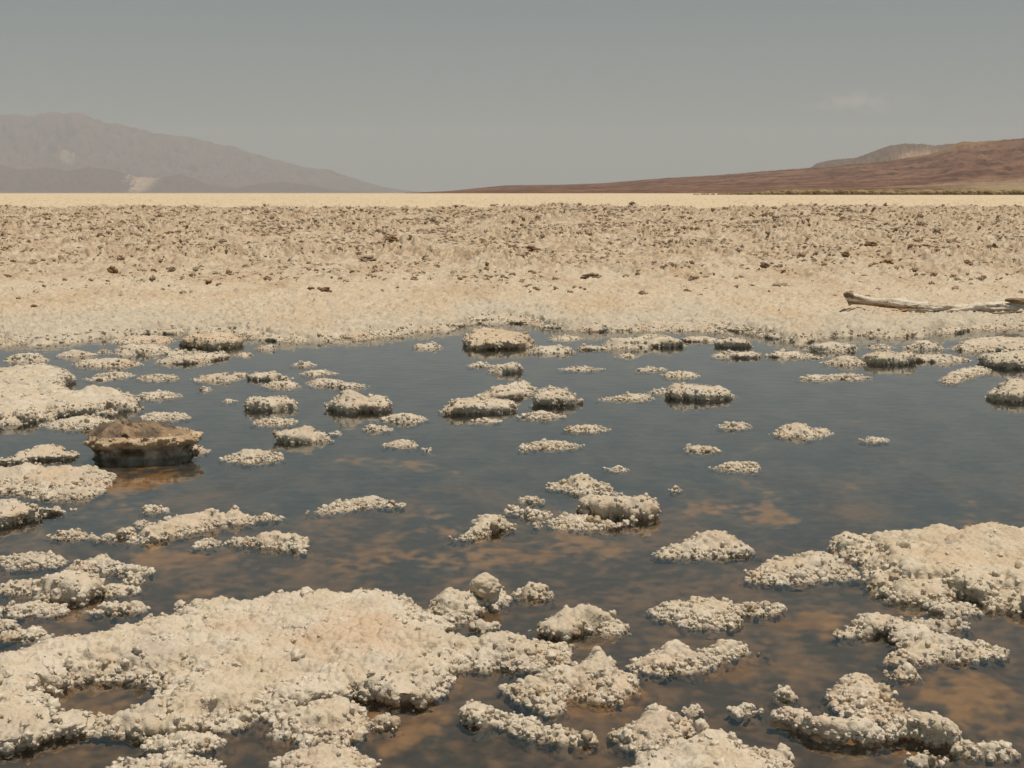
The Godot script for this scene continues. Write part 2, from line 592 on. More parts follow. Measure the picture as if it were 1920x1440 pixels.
func build_ground() -> void:
	var us := PackedFloat32Array()
	for u in [-1.5, -1.3, -1.1, -0.95, -0.8, -0.7, -0.62, -0.56, -0.52, -0.49, -0.47, -0.455]: us.append(u)
	var N := 860
	for k in N: us.append(lerpf(-0.445, 0.445, k / (N - 1.0)))
	for u in [0.455, 0.47, 0.49, 0.52, 0.56, 0.62, 0.7, 0.8, 0.95, 1.1, 1.3, 1.5]: us.append(u)
	var ds := PackedFloat32Array()
	var d := 12.4
	while d < 66.0:
		ds.append(d)
		d *= 1.0034
	while d < 2600.0:
		ds.append(d)
		d *= 1.035
	var nx := us.size()
	var nz := ds.size()
	var v := PackedVector3Array()
	var c := PackedColorArray()
	v.resize(nx * nz)
	c.resize(nx * nz)
	# row 0 is the farthest so that the faces look up
	var xf: Array[Transform3D] = []
	var xc := PackedColorArray()
	for j in nz:
		var far := ds[nz - 1 - j]
		for i in nx:
			var x := us[i] * far
			var y := ground_height(x, -far)
			if far < 90.0: y += ground_relief(x, -far)
			elif far < 400.0: y += 0.03 * n_fine.get_noise_2d(x * 0.8, far * 0.3)
			var k := j * nx + i
			v[k] = Vector3(x, y, -far)
			c[k] = ground_color(x, -far, y)
			if far < 17.0 and y > -0.01 and y < 0.07 and absf(us[i]) < 0.44:
				var dd := far - shore_distance(us[i])
				if dd < 1.3 and rng.randf() < 0.12 * (1.0 - dd * 0.6):
					var r := 0.007 + 0.016 * pow(rng.randf(), 2.0)
					xf.append(Transform3D(Basis.from_euler(Vector3(rng.randf() * TAU, rng.randf() * TAU, 0)).scaled_local(Vector3(r, r * 0.8, r)), Vector3(x, y + r * 0.3, -far)))
					var nc := lerp3(c[k], SALT_WHITE, rng.randf_range(0.3, 0.9)) if y > 0.01 else SALT_GREY
					if y < -0.003: nc = lerp3(nc, BRINE_STAIN, rng.randf_range(0.0, 0.8))
					nc.a = 1.0
					xc.append(nc)
	var g := part("salt_flat", grid_mesh(v, c, nx, nz, PackedByteArray()), M.ground, self)
	tag(g, "pale crusted salt flat running from the pond to the hills", "ground", "", "structure")
	copies("nodule_growth", nodule_meshes[1], M.wet_salt, xf, xc, g)
	# the lumpy crust along the water's edge
	var u0 := -0.44
	while u0 < 0.43:
		var strip := PackedVector2Array()
		var u1 := minf(u0 + 0.09, 0.45)
		for k in 13:
			var u := lerpf(u0 - 0.003, u1 + 0.003, k / 12.0)
			var f := shore_distance(u) - 0.12 + 0.30 * n_mid.get_noise_2d(u * 40.0, 2.0) + 0.12 * n_fine.get_noise_2d(u * 60.0, 5.0)
			strip.append(Vector2(u * f, -f))
		for k in 13:
			var u := lerpf(u1 + 0.003, u0 - 0.003, k / 12.0)
			var f := shore_distance(u) + 0.75 + 0.35 * n_mid.get_noise_2d(u * 30.0, 9.0)
			strip.append(Vector2(u * f, -f))
		salt_crust(g, strip, PackedVector2Array(), 0.055, Vector2(-0.06, 0.04), 0.14, [], Color(0.98, 0.97, 0.95))
		u0 += 0.09

var spots := []
func bed_color(x: float, z: float) -> Color:
	var a := n_mid.get_noise_2d(x * 1.6, z * 0.9)
	var b := n_fine.get_noise_2d(x * 1.5 + 8.0, z * 0.8)
	var f := n_fine.get_noise_2d(x * 6.0, z * 5.0)
	var g := n_mid.get_noise_2d(x * 9.0 + 4.0, z * 13.0)
	var s := 0.0
	for w in spots:
		var ex: float = (x - w[0]) / w[2]
		var ez: float = (z - w[1]) / w[3]
		var r2: float = ex * ex + ez * ez
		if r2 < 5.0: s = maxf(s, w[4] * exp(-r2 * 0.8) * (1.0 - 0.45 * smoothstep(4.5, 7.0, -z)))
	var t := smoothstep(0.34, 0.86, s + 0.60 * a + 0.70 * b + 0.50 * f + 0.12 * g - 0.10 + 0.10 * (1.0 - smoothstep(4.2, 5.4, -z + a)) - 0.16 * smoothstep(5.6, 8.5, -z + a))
	var dark := lerp3(Color(0.040, 0.024, 0.011), Color(0.135, 0.074, 0.029), 0.45 + 1.2 * b + 0.9 * f + 0.8 * g)
	dark = lerp3(dark, lerp3(Color(0.024, 0.025, 0.022), Color(0.062, 0.054, 0.038), 0.5 + 1.2 * b + 0.9 * f), smoothstep(5.2, 7.2, -z + 1.5 * a))
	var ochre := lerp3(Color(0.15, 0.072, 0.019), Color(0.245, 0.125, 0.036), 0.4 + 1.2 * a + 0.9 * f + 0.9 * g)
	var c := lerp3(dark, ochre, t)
	c.a = 1.0
	return c

func make_spots() -> void:
	# [x, y, half width, half height in photo pixels, strength]
	var warm := [[800, 1010, 190, 34, 1.0], [700, 1060, 150, 26, 1.0], [1010, 1048, 190, 30, 1.0], [690, 1395, 110, 45, 1.3], [600, 1345, 90, 30, 0.9], [1500, 1190, 75, 20, 1.3], [1540, 1216, 60, 14, 1.0],
		[1345, 1292, 95, 26, 1.3], [1870, 1310, 90, 26, 0.9], [350, 1062, 95, 17, 1.1], [310, 1130, 80, 20, 0.9], [1510, 925, 130, 15, 1.0], [1360, 965, 130, 26, 1.0], [1440, 985, 110, 18, 0.8], [1880, 1010, 60, 34, 0.8],
		[180, 1400, 150, 26, 0.8], [1130, 1345, 120, 26, 1.0], [880, 1262, 90, 22, 1.1], [1620, 1420, 140, 20, 1.3], [1600, 1105, 90, 18, 0.7], [820, 890, 130, 24, 0.7], [700, 880, 90, 18, 0.7], [1620, 880, 100, 10, 0.8],
		[270, 905, 110, 44, 1.7], [1180, 1010, 80, 16, 0.8], [1000, 1420, 180, 24, 0.6], [1560, 700, 90, 7, 0.5], [1700, 790, 110, 9, 0.6], [520, 860, 90, 14, 0.6], [420, 1040, 80, 12, 0.8], [200, 1290, 60, 14, 0.4]]  # first on this line: amber reflection of the undercut rock, painted on the bed
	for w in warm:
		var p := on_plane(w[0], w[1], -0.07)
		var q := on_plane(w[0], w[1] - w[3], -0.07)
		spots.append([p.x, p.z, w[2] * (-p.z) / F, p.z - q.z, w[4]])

func build_bed() -> void:
	var nx := 560
	var nz := 640
	var v := PackedVector3Array()
	var c := PackedColorArray()
	v.resize(nx * nz)
	c.resize(nx * nz)
	for j in nz:
		var far := 17.0 * pow(1.1 / 17.0, j / (nz - 1.0))
		for i in nx:
			var u := lerpf(-0.47, 0.47, i / (nx - 1.0))
			if i == 0: u = -1.6
			elif i == nx - 1: u = 1.6
			var x := u * far
			var z := -far
			var k := j * nx + i
			v[k] = Vector3(x, -0.030 + 0.010 * n_mid.get_noise_2d(x * 1.6, z * 0.9) + 0.007 * n_fine.get_noise_2d(x * 5.0, z * 5.0), z)
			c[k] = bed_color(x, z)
	var bed := part("pond_bed", grid_mesh(v, c, nx, nz, PackedByteArray()), M.mud, self)
	tag(bed, "dark mud with ochre patches and one painted amber reflection on the bottom of the pond", "ground", "", "structure")

func build_water() -> void:
	var st := SurfaceTool.new()
	st.begin(Mesh.PRIMITIVE_TRIANGLES)
	var c := [Vector3(-20, 0, -17.2), Vector3(20, 0, -17.2), Vector3(20, 0, -1.0), Vector3(-20, 0, -1.0)]
	for k in [0, 1, 2, 0, 2, 3]:
		st.set_normal(Vector3.UP)
		st.add_vertex(c[k])
	var w := StandardMaterial3D.new()
	w.resource_name = "water"
	w.transparency = BaseMaterial3D.TRANSPARENCY_ALPHA
	w.albedo_color = Color(0.34, 0.30, 0.22, 0.025)
	w.roughness = 0.02
	w.metallic_specular = 0.485
	w.uv1_triplanar = true
	w.uv1_world_triplanar = true
	w.uv1_scale = Vector3(1 / 1.9, 1 / 1.9, 1 / 1.1)
	w.heightmap_enabled = true
	w.heightmap_texture = grain(77, 512, 0.012, 4, 0.0, 1.0)
	w.heightmap_scale = 0.085
	var o := part("water", st.commit(), w, self)
	tag(o, "still shallow brine reflecting the grey sky", "water", "", "structure")

# ---------------------------------------------------------------- far hills
func profile(points: Array, x: float) -> float:
	if x <= points[0][0]: return points[0][1]
	for k in range(1, points.size()):
		if x < points[k][0]:
			var t: float = (x - points[k - 1][0]) / float(points[k][0] - points[k - 1][0])
			return lerpf(points[k - 1][1], points[k][1], t)
	return points[points.size() - 1][1]

# A ridge whose skyline, at the distance crest, follows the points (photo pixels).
func hill(called: String, label: String, points: Array, x0: float, x1: float, toe: float, crest: float, back: float, cols: int, rows: int, gully: float, wave: float, paint: Callable) -> void:
	var v := PackedVector3Array()
	var c := PackedColorArray()
	v.resize(cols * rows)
	c.resize(cols * rows)
	for j in rows:
		var far := lerpf(back, toe, j / (rows - 1.0))
		for i in cols:
			var px := lerpf(x0, x1, i / (cols - 1.0))
			var r := ray(px, HORIZON)
			var dir := Vector2(r.x, r.z).normalized()
			var p := dir * far
			var sky := ray(px, profile(points, px))
			var top := maxf(0.0, crest * sky.y / Vector2(sky.x, sky.z).length() + EYE)
			var s := (far - toe) / (crest - toe) if far < crest else 1.0 - (far - crest) / (back - crest)
			var rise := s * s * (1.6 - 0.6 * s)
			var n := n_ridge.get_noise_2d(p.x / wave, p.y / wave)
			var n2 := n_mid.get_noise_2d(p.x / wave * 3.0, p.y / wave * 1.2)
			var cut := gully * (0.5 - 0.5 * n) * (1.0 - 0.85 * smoothstep(0.7, 1.0, s)) + 0.25 * gully * n2 * (1.0 - s)
			var y := top * rise * clampf(1.0 - cut, 0.0, 1.0) + top * 0.02 * n2
			if j == 0 or j == rows - 1: y = -6.0
			v[j * cols + i] = Vector3(p.x, y, p.y)
			c[j * cols + i] = paint.call(px, s, n, n2, p)
	var o := part(called, grid_mesh(v, c, cols, rows, PackedByteArray()), M.hill, self)
	tag(o, label, "hill", "", "structure")

func build_hills() -> void:
	var range_points := [[-500, 235], [-250, 215], [-100, 204], [0, 207], [60, 213], [105, 207], [150, 207], [172, 211], [188, 220], [215, 228], [240, 231], [282, 243], [330, 251], [360, 254], [400, 264], [440, 272], [475, 285], [505, 293], [540, 303], [572, 312], [618, 317], [640, 325], [680, 339], [720, 350], [760, 357], [810, 361], [860, 362]]
	hill("mountain_range", "hazy mauve mountain range with a long falling crest beyond the flat", range_points, -500, 860, 28500, 35000, 40000, 300, 70, 0.55, 14.0, func(px: float, s: float, n: float, n2: float, p: Vector2) -> Color:
		var k := lerp3(Color(0.06, 0.035, 0.04), Color(0.24, 0.14, 0.125), 0.5 + 0.8 * n + 0.9 * n2)
		if absf(px - 130.0) < 14.0 and absf(s - 0.62) < 0.05: k = Color(0.4, 0.28, 0.2)
		return k)
	var foot := [[-400, 318], [-60, 310], [0, 307], [40, 318], [90, 313], [130, 319], [170, 312], [215, 318], [240, 326], [262, 332], [300, 333], [340, 325], [380, 341], [410, 352], [450, 352], [480, 345], [530, 340], [580, 347], [620, 355], [680, 360], [740, 362]]
	hill("foothill_range", "darker low hills with a pale sand fan below the hazy mountain range", foot, -400, 740, 24500, 26500, 28400, 320, 40, 0.35, 9.0, func(px: float, s: float, n: float, n2: float, p: Vector2) -> Color:
		var k := lerp3(Color(0.10, 0.06, 0.06), Color(0.20, 0.12, 0.105), 0.5 + 1.2 * n2)
		var fan := smoothstep(236.0, 258.0, px + 24.0 * n2) * (1.0 - smoothstep(278.0, 300.0, px + 40.0 * (0.8 - s) + 20.0 * n2))
		return lerp3(k, Color(0.66, 0.46, 0.31), fan * (0.75 + 0.5 * n2)))
	var behind := [[1490, 330], [1530, 304], [1560, 297], [1600, 294], [1640, 279], [1668, 268], [1690, 266], [1720, 267], [1750, 270], [1770, 266], [1795, 264], [1830, 270], [1900, 268], [2100, 262]]
	hill("hill_ridge", "grey mauve rounded hill with a pale slope behind the brown fan", behind, 1490, 2100, 8200, 9600, 11000, 240, 60, 0.28, 5.0, func(px: float, s: float, n: float, n2: float, p: Vector2) -> Color:
		var k := lerp3(Color(0.135, 0.085, 0.065), Color(0.21, 0.14, 0.105), 0.5 + 1.5 * n2)
		var pale := smoothstep(1660.0, 1700.0, px + 30.0 * n2) * (1.0 - smoothstep(1755.0, 1775.0, px)) * smoothstep(0.45, 0.6, s + 0.2 * n2) * (1.0 - smoothstep(0.8, 0.92, s + 0.2 * n2))
		return lerp3(k, Color(0.46, 0.31, 0.20), pale))
	var fan_points := [[760, 362], [842, 358], [900, 352], [950, 347], [1050, 346], [1130, 343], [1250, 333], [1340, 328], [1420, 321], [1500, 315], [1560, 310], [1640, 303], [1700, 294], [1740, 288], [1775, 273], [1800, 264], [1830, 263], [1860, 262], [1920, 255], [2000, 248], [2200, 225], [2500, 205]]
	hill("brown_fan", "red brown gravel fan rising to a low hill at the edge of the flat", fan_points, 760, 2500, 3200, 6800, 8000, 420, 110, 0.30, 4.0, func(px: float, s: float, n: float, n2: float, p: Vector2) -> Color:
		var streak := 0.7 * n_mid.get_noise_2d(p.x / 420.0 + 3.0, p.y / 260.0) + 0.6 * n_fine.get_noise_2d(p.x / 160.0, p.y / 160.0)
		var k := lerp3(Color(0.095, 0.041, 0.025), Color(0.24, 0.122, 0.072), 0.5 + 1.7 * streak + 0.6 * n2)
		k = lerp3(k, Color(0.27, 0.155, 0.075), smoothstep(0.86, 0.94, s + 0.1 * n2) * smoothstep(1730.0, 1775.0, px) * (1.0 - smoothstep(1835.0, 1860.0, px)))
		var wash := smoothstep(1650.0, 1900.0, px + 120.0 * streak) * (1.0 - smoothstep(0.28, 0.42, s + 0.1 * n2))
		return lerp3(k, Color(0.34, 0.235, 0.145), wash))

func build_shrubs() -> void:
	var xf: Array[Transform3D] = []
	var cols := PackedColorArray()
	for k in 1500:
		var px := 1300.0 + 800.0 * pow(rng.randf(), 0.8)
		var r := ray(px, HORIZON)
		var far := rng.randf_range(900.0, 1150.0)
		var p := Vector2(r.x, r.z).normalized() * far
		var s := rng.randf_range(0.9, 2.2) * (0.2 + 0.8 * smoothstep(1300.0, 1520.0, px))
		xf.append(Transform3D(Basis(Vector3.UP, rng.randf() * TAU).scaled_local(Vector3(s * 1.5, s, s * 1.5)), Vector3(p.x, s * 0.6, p.y)))
		var c := lerp3(Color(0.20, 0.145, 0.065), Color(0.36, 0.27, 0.135), rng.randf())
		cols.append(c)
	var o := copies("shrub_band", lump_mesh(2, 91, 0.55, 0.35, Vector3.ONE), M.clod, xf, cols, self)
	tag(o, "thin line of olive desert scrub at the far edge of the flat", "shrubs", "", "stuff")

# ---------------------------------------------------------------- clods, driftwood, rock
func build_clods() -> void:
	# small ones that nobody could count
	var xf: Array[Transform3D] = []
	var cols := PackedColorArray()
	var big := []
	var tries := 0
	while xf.size() < 26000 and tries < 150000:
		tries += 1
		var far := 17.5 * pow(62.0 / 17.5, pow(rng.randf(), 0.7))
		var x := rng.randf_range(-0.45, 0.45) * far
		var z := -far
		if n_big.get_noise_2d(x * 0.5, z * 0.25) + 0.6 * n_mid.get_noise_2d(x * 0.9, z * 0.5) < rng.randf_range(-0.25, 0.45) - 0.2 * smoothstep(20.0, 35.0, far): continue
		if far < 24.0 and rng.randf() > (far - 17.0) / 9.0: continue
		var s := (0.007 + 0.032 * pow(rng.randf(), 2.6)) * (1.0 + 0.8 * smoothstep(25.0, 55.0, far))
		var shade := lerp3(Color(0.33, 0.235, 0.16), Color(0.58, 0.46, 0.33), pow(rng.randf(), 0.6))
		if rng.randf() < 0.015 and big.size() < 240 and far > 20.0:
			big.append([x, z, maxf(s, 0.022) * 2.2, shade])
			continue
		var y := ground_height(x, z) + ground_relief(x, z)
		xf.append(Transform3D(Basis.from_euler(Vector3(rng.randf_range(-0.6, 0.6), rng.randf() * TAU, rng.randf_range(-0.6, 0.6))).scaled_local(Vector3(s * rng.randf_range(1.0, 1.9), s * rng.randf_range(0.5, 1.0), s)), Vector3(x, y + s * 0.02, z)))
		cols.append(shade)
	var o := copies("mud_crumbs", clod_meshes[0], M.clod, xf, cols, self)
	tag(o, "scatter of small brown mud crumbs over the broken flat", "mud", "", "stuff")
	for b in big:
		clod(b[0], b[1], b[2], b[2] * rng.randf_range(0.55, 0.9), b[3], "brown mud clod lying loose on the rough flat beyond the pond", "mud clods on the flat")
	# those that stand out in the photograph: x, y of the foot, width, height in pixels
	for k in [[482, 397, 26, 13, Color(0.16, 0.08, 0.045), "tallest dark brown clod heap standing on the crest of the rough flat"],
			[211, 516, 20, 14, Color(0.22, 0.125, 0.06), "lone orange brown lump on the smooth flat behind the pond"],
			[62, 508, 13, 8, Color(0.24, 0.15, 0.09), "small brown lump beside the lone orange brown lump"],
			[606, 550, 32, 12, Color(0.15, 0.10, 0.07), "ragged dark clod on the smooth salt nearest the pond"],
			[583, 549, 14, 6, Color(0.2, 0.13, 0.09), "small clod touching the ragged dark clod"],
			[960, 474, 26, 13, Color(0.19, 0.135, 0.1), "grey brown clod of the dark pair in the middle of the flat"],
			[995, 480, 30, 12, Color(0.17, 0.12, 0.09), "flatter clod of the dark pair in the middle of the flat"],
			[1110, 525, 36, 10, Color(0.26, 0.185, 0.13), "grey tufted clod row on the smooth salt"],
			[1226, 500, 18, 11, Color(0.07, 0.06, 0.055), "black pointed clod on the rough flat"],
			[1186, 500, 10, 6, Color(0.09, 0.08, 0.07), "small dark clod next to the black pointed clod"],
			[1433, 509, 17, 11, Color(0.15, 0.09, 0.055), "round dark brown clod at the edge of the smooth salt"],
			[1664, 501, 30, 13, Color(0.2, 0.145, 0.09), "wide olive brown clod beside a white salt lump"],
			[1640, 500, 16, 7, Color(0.58, 0.5, 0.4), "white salt lump beside the wide olive brown clod"],
			[1585, 491, 15, 9, Color(0.22, 0.15, 0.11), "grey brown tilted clod behind the driftwood"],
			[1633, 463, 24, 11, Color(0.2, 0.15, 0.11), "grey clod heap high on the rough flat"],
			[1735, 471, 28, 8, Color(0.2, 0.15, 0.1), "long low clod on the rough flat beside an upright clod"],
			[1864, 471, 12, 13, Color(0.19, 0.14, 0.1), "upright clod on the rough flat"],
			[1715, 512, 18, 9, Color(0.24, 0.17, 0.11), "rounded tan clod on the flat above the driftwood"],
			[1460, 540, 40, 8, Color(0.25, 0.185, 0.125), "flat grey crust flake lying on the smooth salt"],
			[1463, 591, 11, 9, Color(0.22, 0.16, 0.1), "little brown stump of mud on the shore near the driftwood"],
			[735, 470, 24, 12, Color(0.22, 0.16, 0.12), "grey clod heap beside the dark pair"],
			[690, 492, 30, 11, Color(0.25, 0.18, 0.12), "broken clod heap on the rough flat"],
			[392, 536, 14, 5, Color(0.2, 0.12, 0.07), "thin brown sliver lying on the smooth salt"],
			[64, 581, 13, 4, Color(0.28, 0.16, 0.08), "small orange brown flake lying on the smooth salt"],
			[75, 535, 16, 5, Color(0.14, 0.11, 0.09), "thin dark flake lying on the smooth salt"],
			[1375, 478, 30, 8, Color(0.21, 0.155, 0.11), "dark jagged clod with a pale crust on the rough flat"]]:
		var p := on_ground(k[0], k[1])
		var m := p.distance_to(Vector3(0, EYE, 0)) / F
		clod(p.x, p.z, k[2] * m * 0.42, k[3] * m * 0.5, k[4].lerp(Color(0.5, 0.38, 0.26), 0.18), k[5], "")

func clod(x: float, z: float, r: float, h: float, c: Color, label: String, group: String) -> void:
	var o := MeshInstance3D.new()
	o.name = numbered("mud_clod")
	o.mesh = clod_meshes[rng.randi() % clod_meshes.size()]
	var m: StandardMaterial3D
	var key := "clod_%d" % int(c.r * 24.0)
	if not M.has(key):
		m = M.clod.duplicate()
		m.albedo_color = c.linear_to_srgb()
		M[key] = m
	o.material_override = M[key]
	var y := ground_height(x, z) + ground_relief(x, z)
	o.transform = Transform3D(Basis(Vector3.UP, rng.randf_range(-0.5, 0.5)).scaled_local(Vector3(r, h, r * 0.8)), Vector3(x, y + h * 0.35, z))
	add_child(o)
	tag(o, label, "clod", group)

func tube(path: Array, sides: int, seed_: int, rough: float, paint: Callable, per := 10) -> ArrayMesh:
	# path: [Vector3, radius]
	var curve := Curve3D.new()
	for p in path: curve.add_point(p[0])
	var steps := 0
	var v := PackedVector3Array()
	var c := PackedColorArray()
	for k in path.size() - 1:
		for q in (per + (1 if k == path.size() - 2 else 0)):
			var t := float(q) / per
			var a: Vector3 = path[maxi(k - 1, 0)][0]
			var b: Vector3 = path[k][0]
			var d: Vector3 = path[k + 1][0]
			var e: Vector3 = path[mini(k + 2, path.size() - 1)][0]
			var p := b.cubic_interpolate(d, a, e, t)
			var fwd := (b.cubic_interpolate(d, a, e, minf(t + 0.05, 1.0)) - b.cubic_interpolate(d, a, e, maxf(t - 0.05, 0.0))).normalized()
			var r := lerpf(path[k][1], path[k + 1][1], t)
			if steps == 0: r *= 0.55
			var up := Vector3.UP
			var side := fwd.cross(up).normalized()
			up = side.cross(fwd)
			for s in sides + 1:
				var ang := TAU * s / sides
				var o := side * cos(ang) + up * sin(ang)
				var rr := r * (1.0 + rough * n_fine.get_noise_3d(p.x * 2.0 + seed_, ang if s < sides else 0.0, p.z) + 0.7 * rough * n_mid.get_noise_3d(p.x * 4.0, cos(ang) * 2.0 + seed_, sin(ang) * 2.0))
				v.append(p + o * rr)
				c.append(paint.call(p + o * rr, ang))
			steps += 1
	# close both ends
	var nx := sides + 1
	var first := Vector3.ZERO
	var last := Vector3.ZERO
	for s in sides:
		first += v[s] / sides
		last += v[(steps - 1) * nx + s] / sides
	var v2 := PackedVector3Array()
	var c2 := PackedColorArray()
	for s in nx:
		v2.append(first)
		c2.append(c[s])
	v2.append_array(v)
	c2.append_array(c)
	for s in nx:
		v2.append(last)
		c2.append(c[(steps - 1) * nx + s])
	return grid_mesh(v2, c2, nx, steps + 2, PackedByteArray())

func build_driftwood() -> void:
	var root := base("driftwood_log", on_ground(1740, 590))
	tag(root, "bleached driftwood log with a forked knobby end lying on the shore", "log")
	var o := root.position
	var at := func(x: float, y: float, back := 0.0) -> Vector3:
		# a point in the upright plane through the log, back metres behind it
		var r := ray(x, y)
		var t := (o.z - back) / r.z
		return Vector3(0, EYE, 0) + r * t - o
	var pale := func(p: Vector3, ang: float) -> Color:
		var n := n_fine.get_noise_3d(p.x * 2.0, p.y * 14.0, p.z * 14.0)
		var n2 := n_mid.get_noise_3d(p.x * 4.0, p.y * 7.0, p.z * 7.0)
		var c := lerp3(Color(0.66, 0.56, 0.44), Color(0.30, 0.205, 0.125), 0.15 + 1.5 * n + 0.8 * n2)
		return lerp3(c, Color(0.72, 0.66, 0.57), 1.8 * n2 + 0.4)
	var brown := func(p: Vector3, ang: float) -> Color:
		return lerp3(Color(0.16, 0.10, 0.06), Color(0.34, 0.24, 0.15), 0.5 + 1.5 * n_fine.get_noise_3d(p.x * 3.0, p.y * 20.0, p.z * 20.0))
	var orange := func(p: Vector3, ang: float) -> Color:
		return lerp3(Color(0.42, 0.20, 0.08), Color(0.58, 0.36, 0.2), 0.5 + 1.5 * n_fine.get_noise_3d(p.x * 3.0, p.y * 20.0, p.z * 20.0))
	part("trunk", tube([[at.call(1660, 573), 0.008], [at.call(1690, 575), 0.030], [at.call(1715, 578), 0.042], [at.call(1760, 580), 0.049], [at.call(1810, 581), 0.054], [at.call(1860, 578), 0.055], [at.call(1910, 576), 0.057], [at.call(1980, 573), 0.060], [at.call(2060, 570), 0.057]], 24, 3, 0.9, pale), M.wood, root)
	part("limb", tube([[at.call(1590, 567), 0.034], [at.call(1600, 566), 0.029], [at.call(1630, 569), 0.024], [at.call(1670, 573), 0.029], [at.call(1720, 577), 0.038]], 14, 8, 0.4, brown), M.wood, root)
	part("limb", tube([[at.call(1586, 559, 0.12), 0.035], [at.call(1598, 558, 0.12), 0.042], [at.call(1625, 563, 0.11), 0.042], [at.call(1680, 568, 0.1), 0.046], [at.call(1740, 574, 0.06), 0.050]], 14, 5, 0.45, pale), M.wood, root)
	part("stub", tube([[at.call(1583, 556, 0.12), 0.02], [at.call(1588, 554, 0.12), 0.045], [at.call(1598, 557, 0.12), 0.05]], 12, 2, 0.5, brown), M.wood, root)
	part("splinter", tube([[at.call(1668, 587, -0.08), 0.010], [at.call(1690, 583, -0.06), 0.014], [at.call(1712, 579, 0.0), 0.012]], 8, 4, 0.3, orange), M.wood, root)
	part("splinter", tube([[at.call(1676, 588, -0.1), 0.008], [at.call(1700, 588, -0.08), 0.018], [at.call(1730, 586, -0.06), 0.014], [at.call(1765, 584, -0.04), 0.012]], 8, 6, 0.4, brown), M.wood, root)
	part("bark_strip", tube([[at.call(1884, 563, -0.02), 0.012], [at.call(1900, 564, -0.03), 0.035], [at.call(1930, 566, -0.03), 0.04], [at.call(1980, 566, -0.02), 0.035]], 12, 9, 0.4, brown), M.wood, root)
	var dry := part("stick", tube([[at.call(1860, 588, -0.25), 0.006], [at.call(1890, 586, -0.22), 0.009], [at.call(1930, 584, -0.2), 0.010], [at.call(1990, 585, -0.2), 0.008]], 8, 1, 0.3, brown), M.wood, root)
	dry.name = "stick"

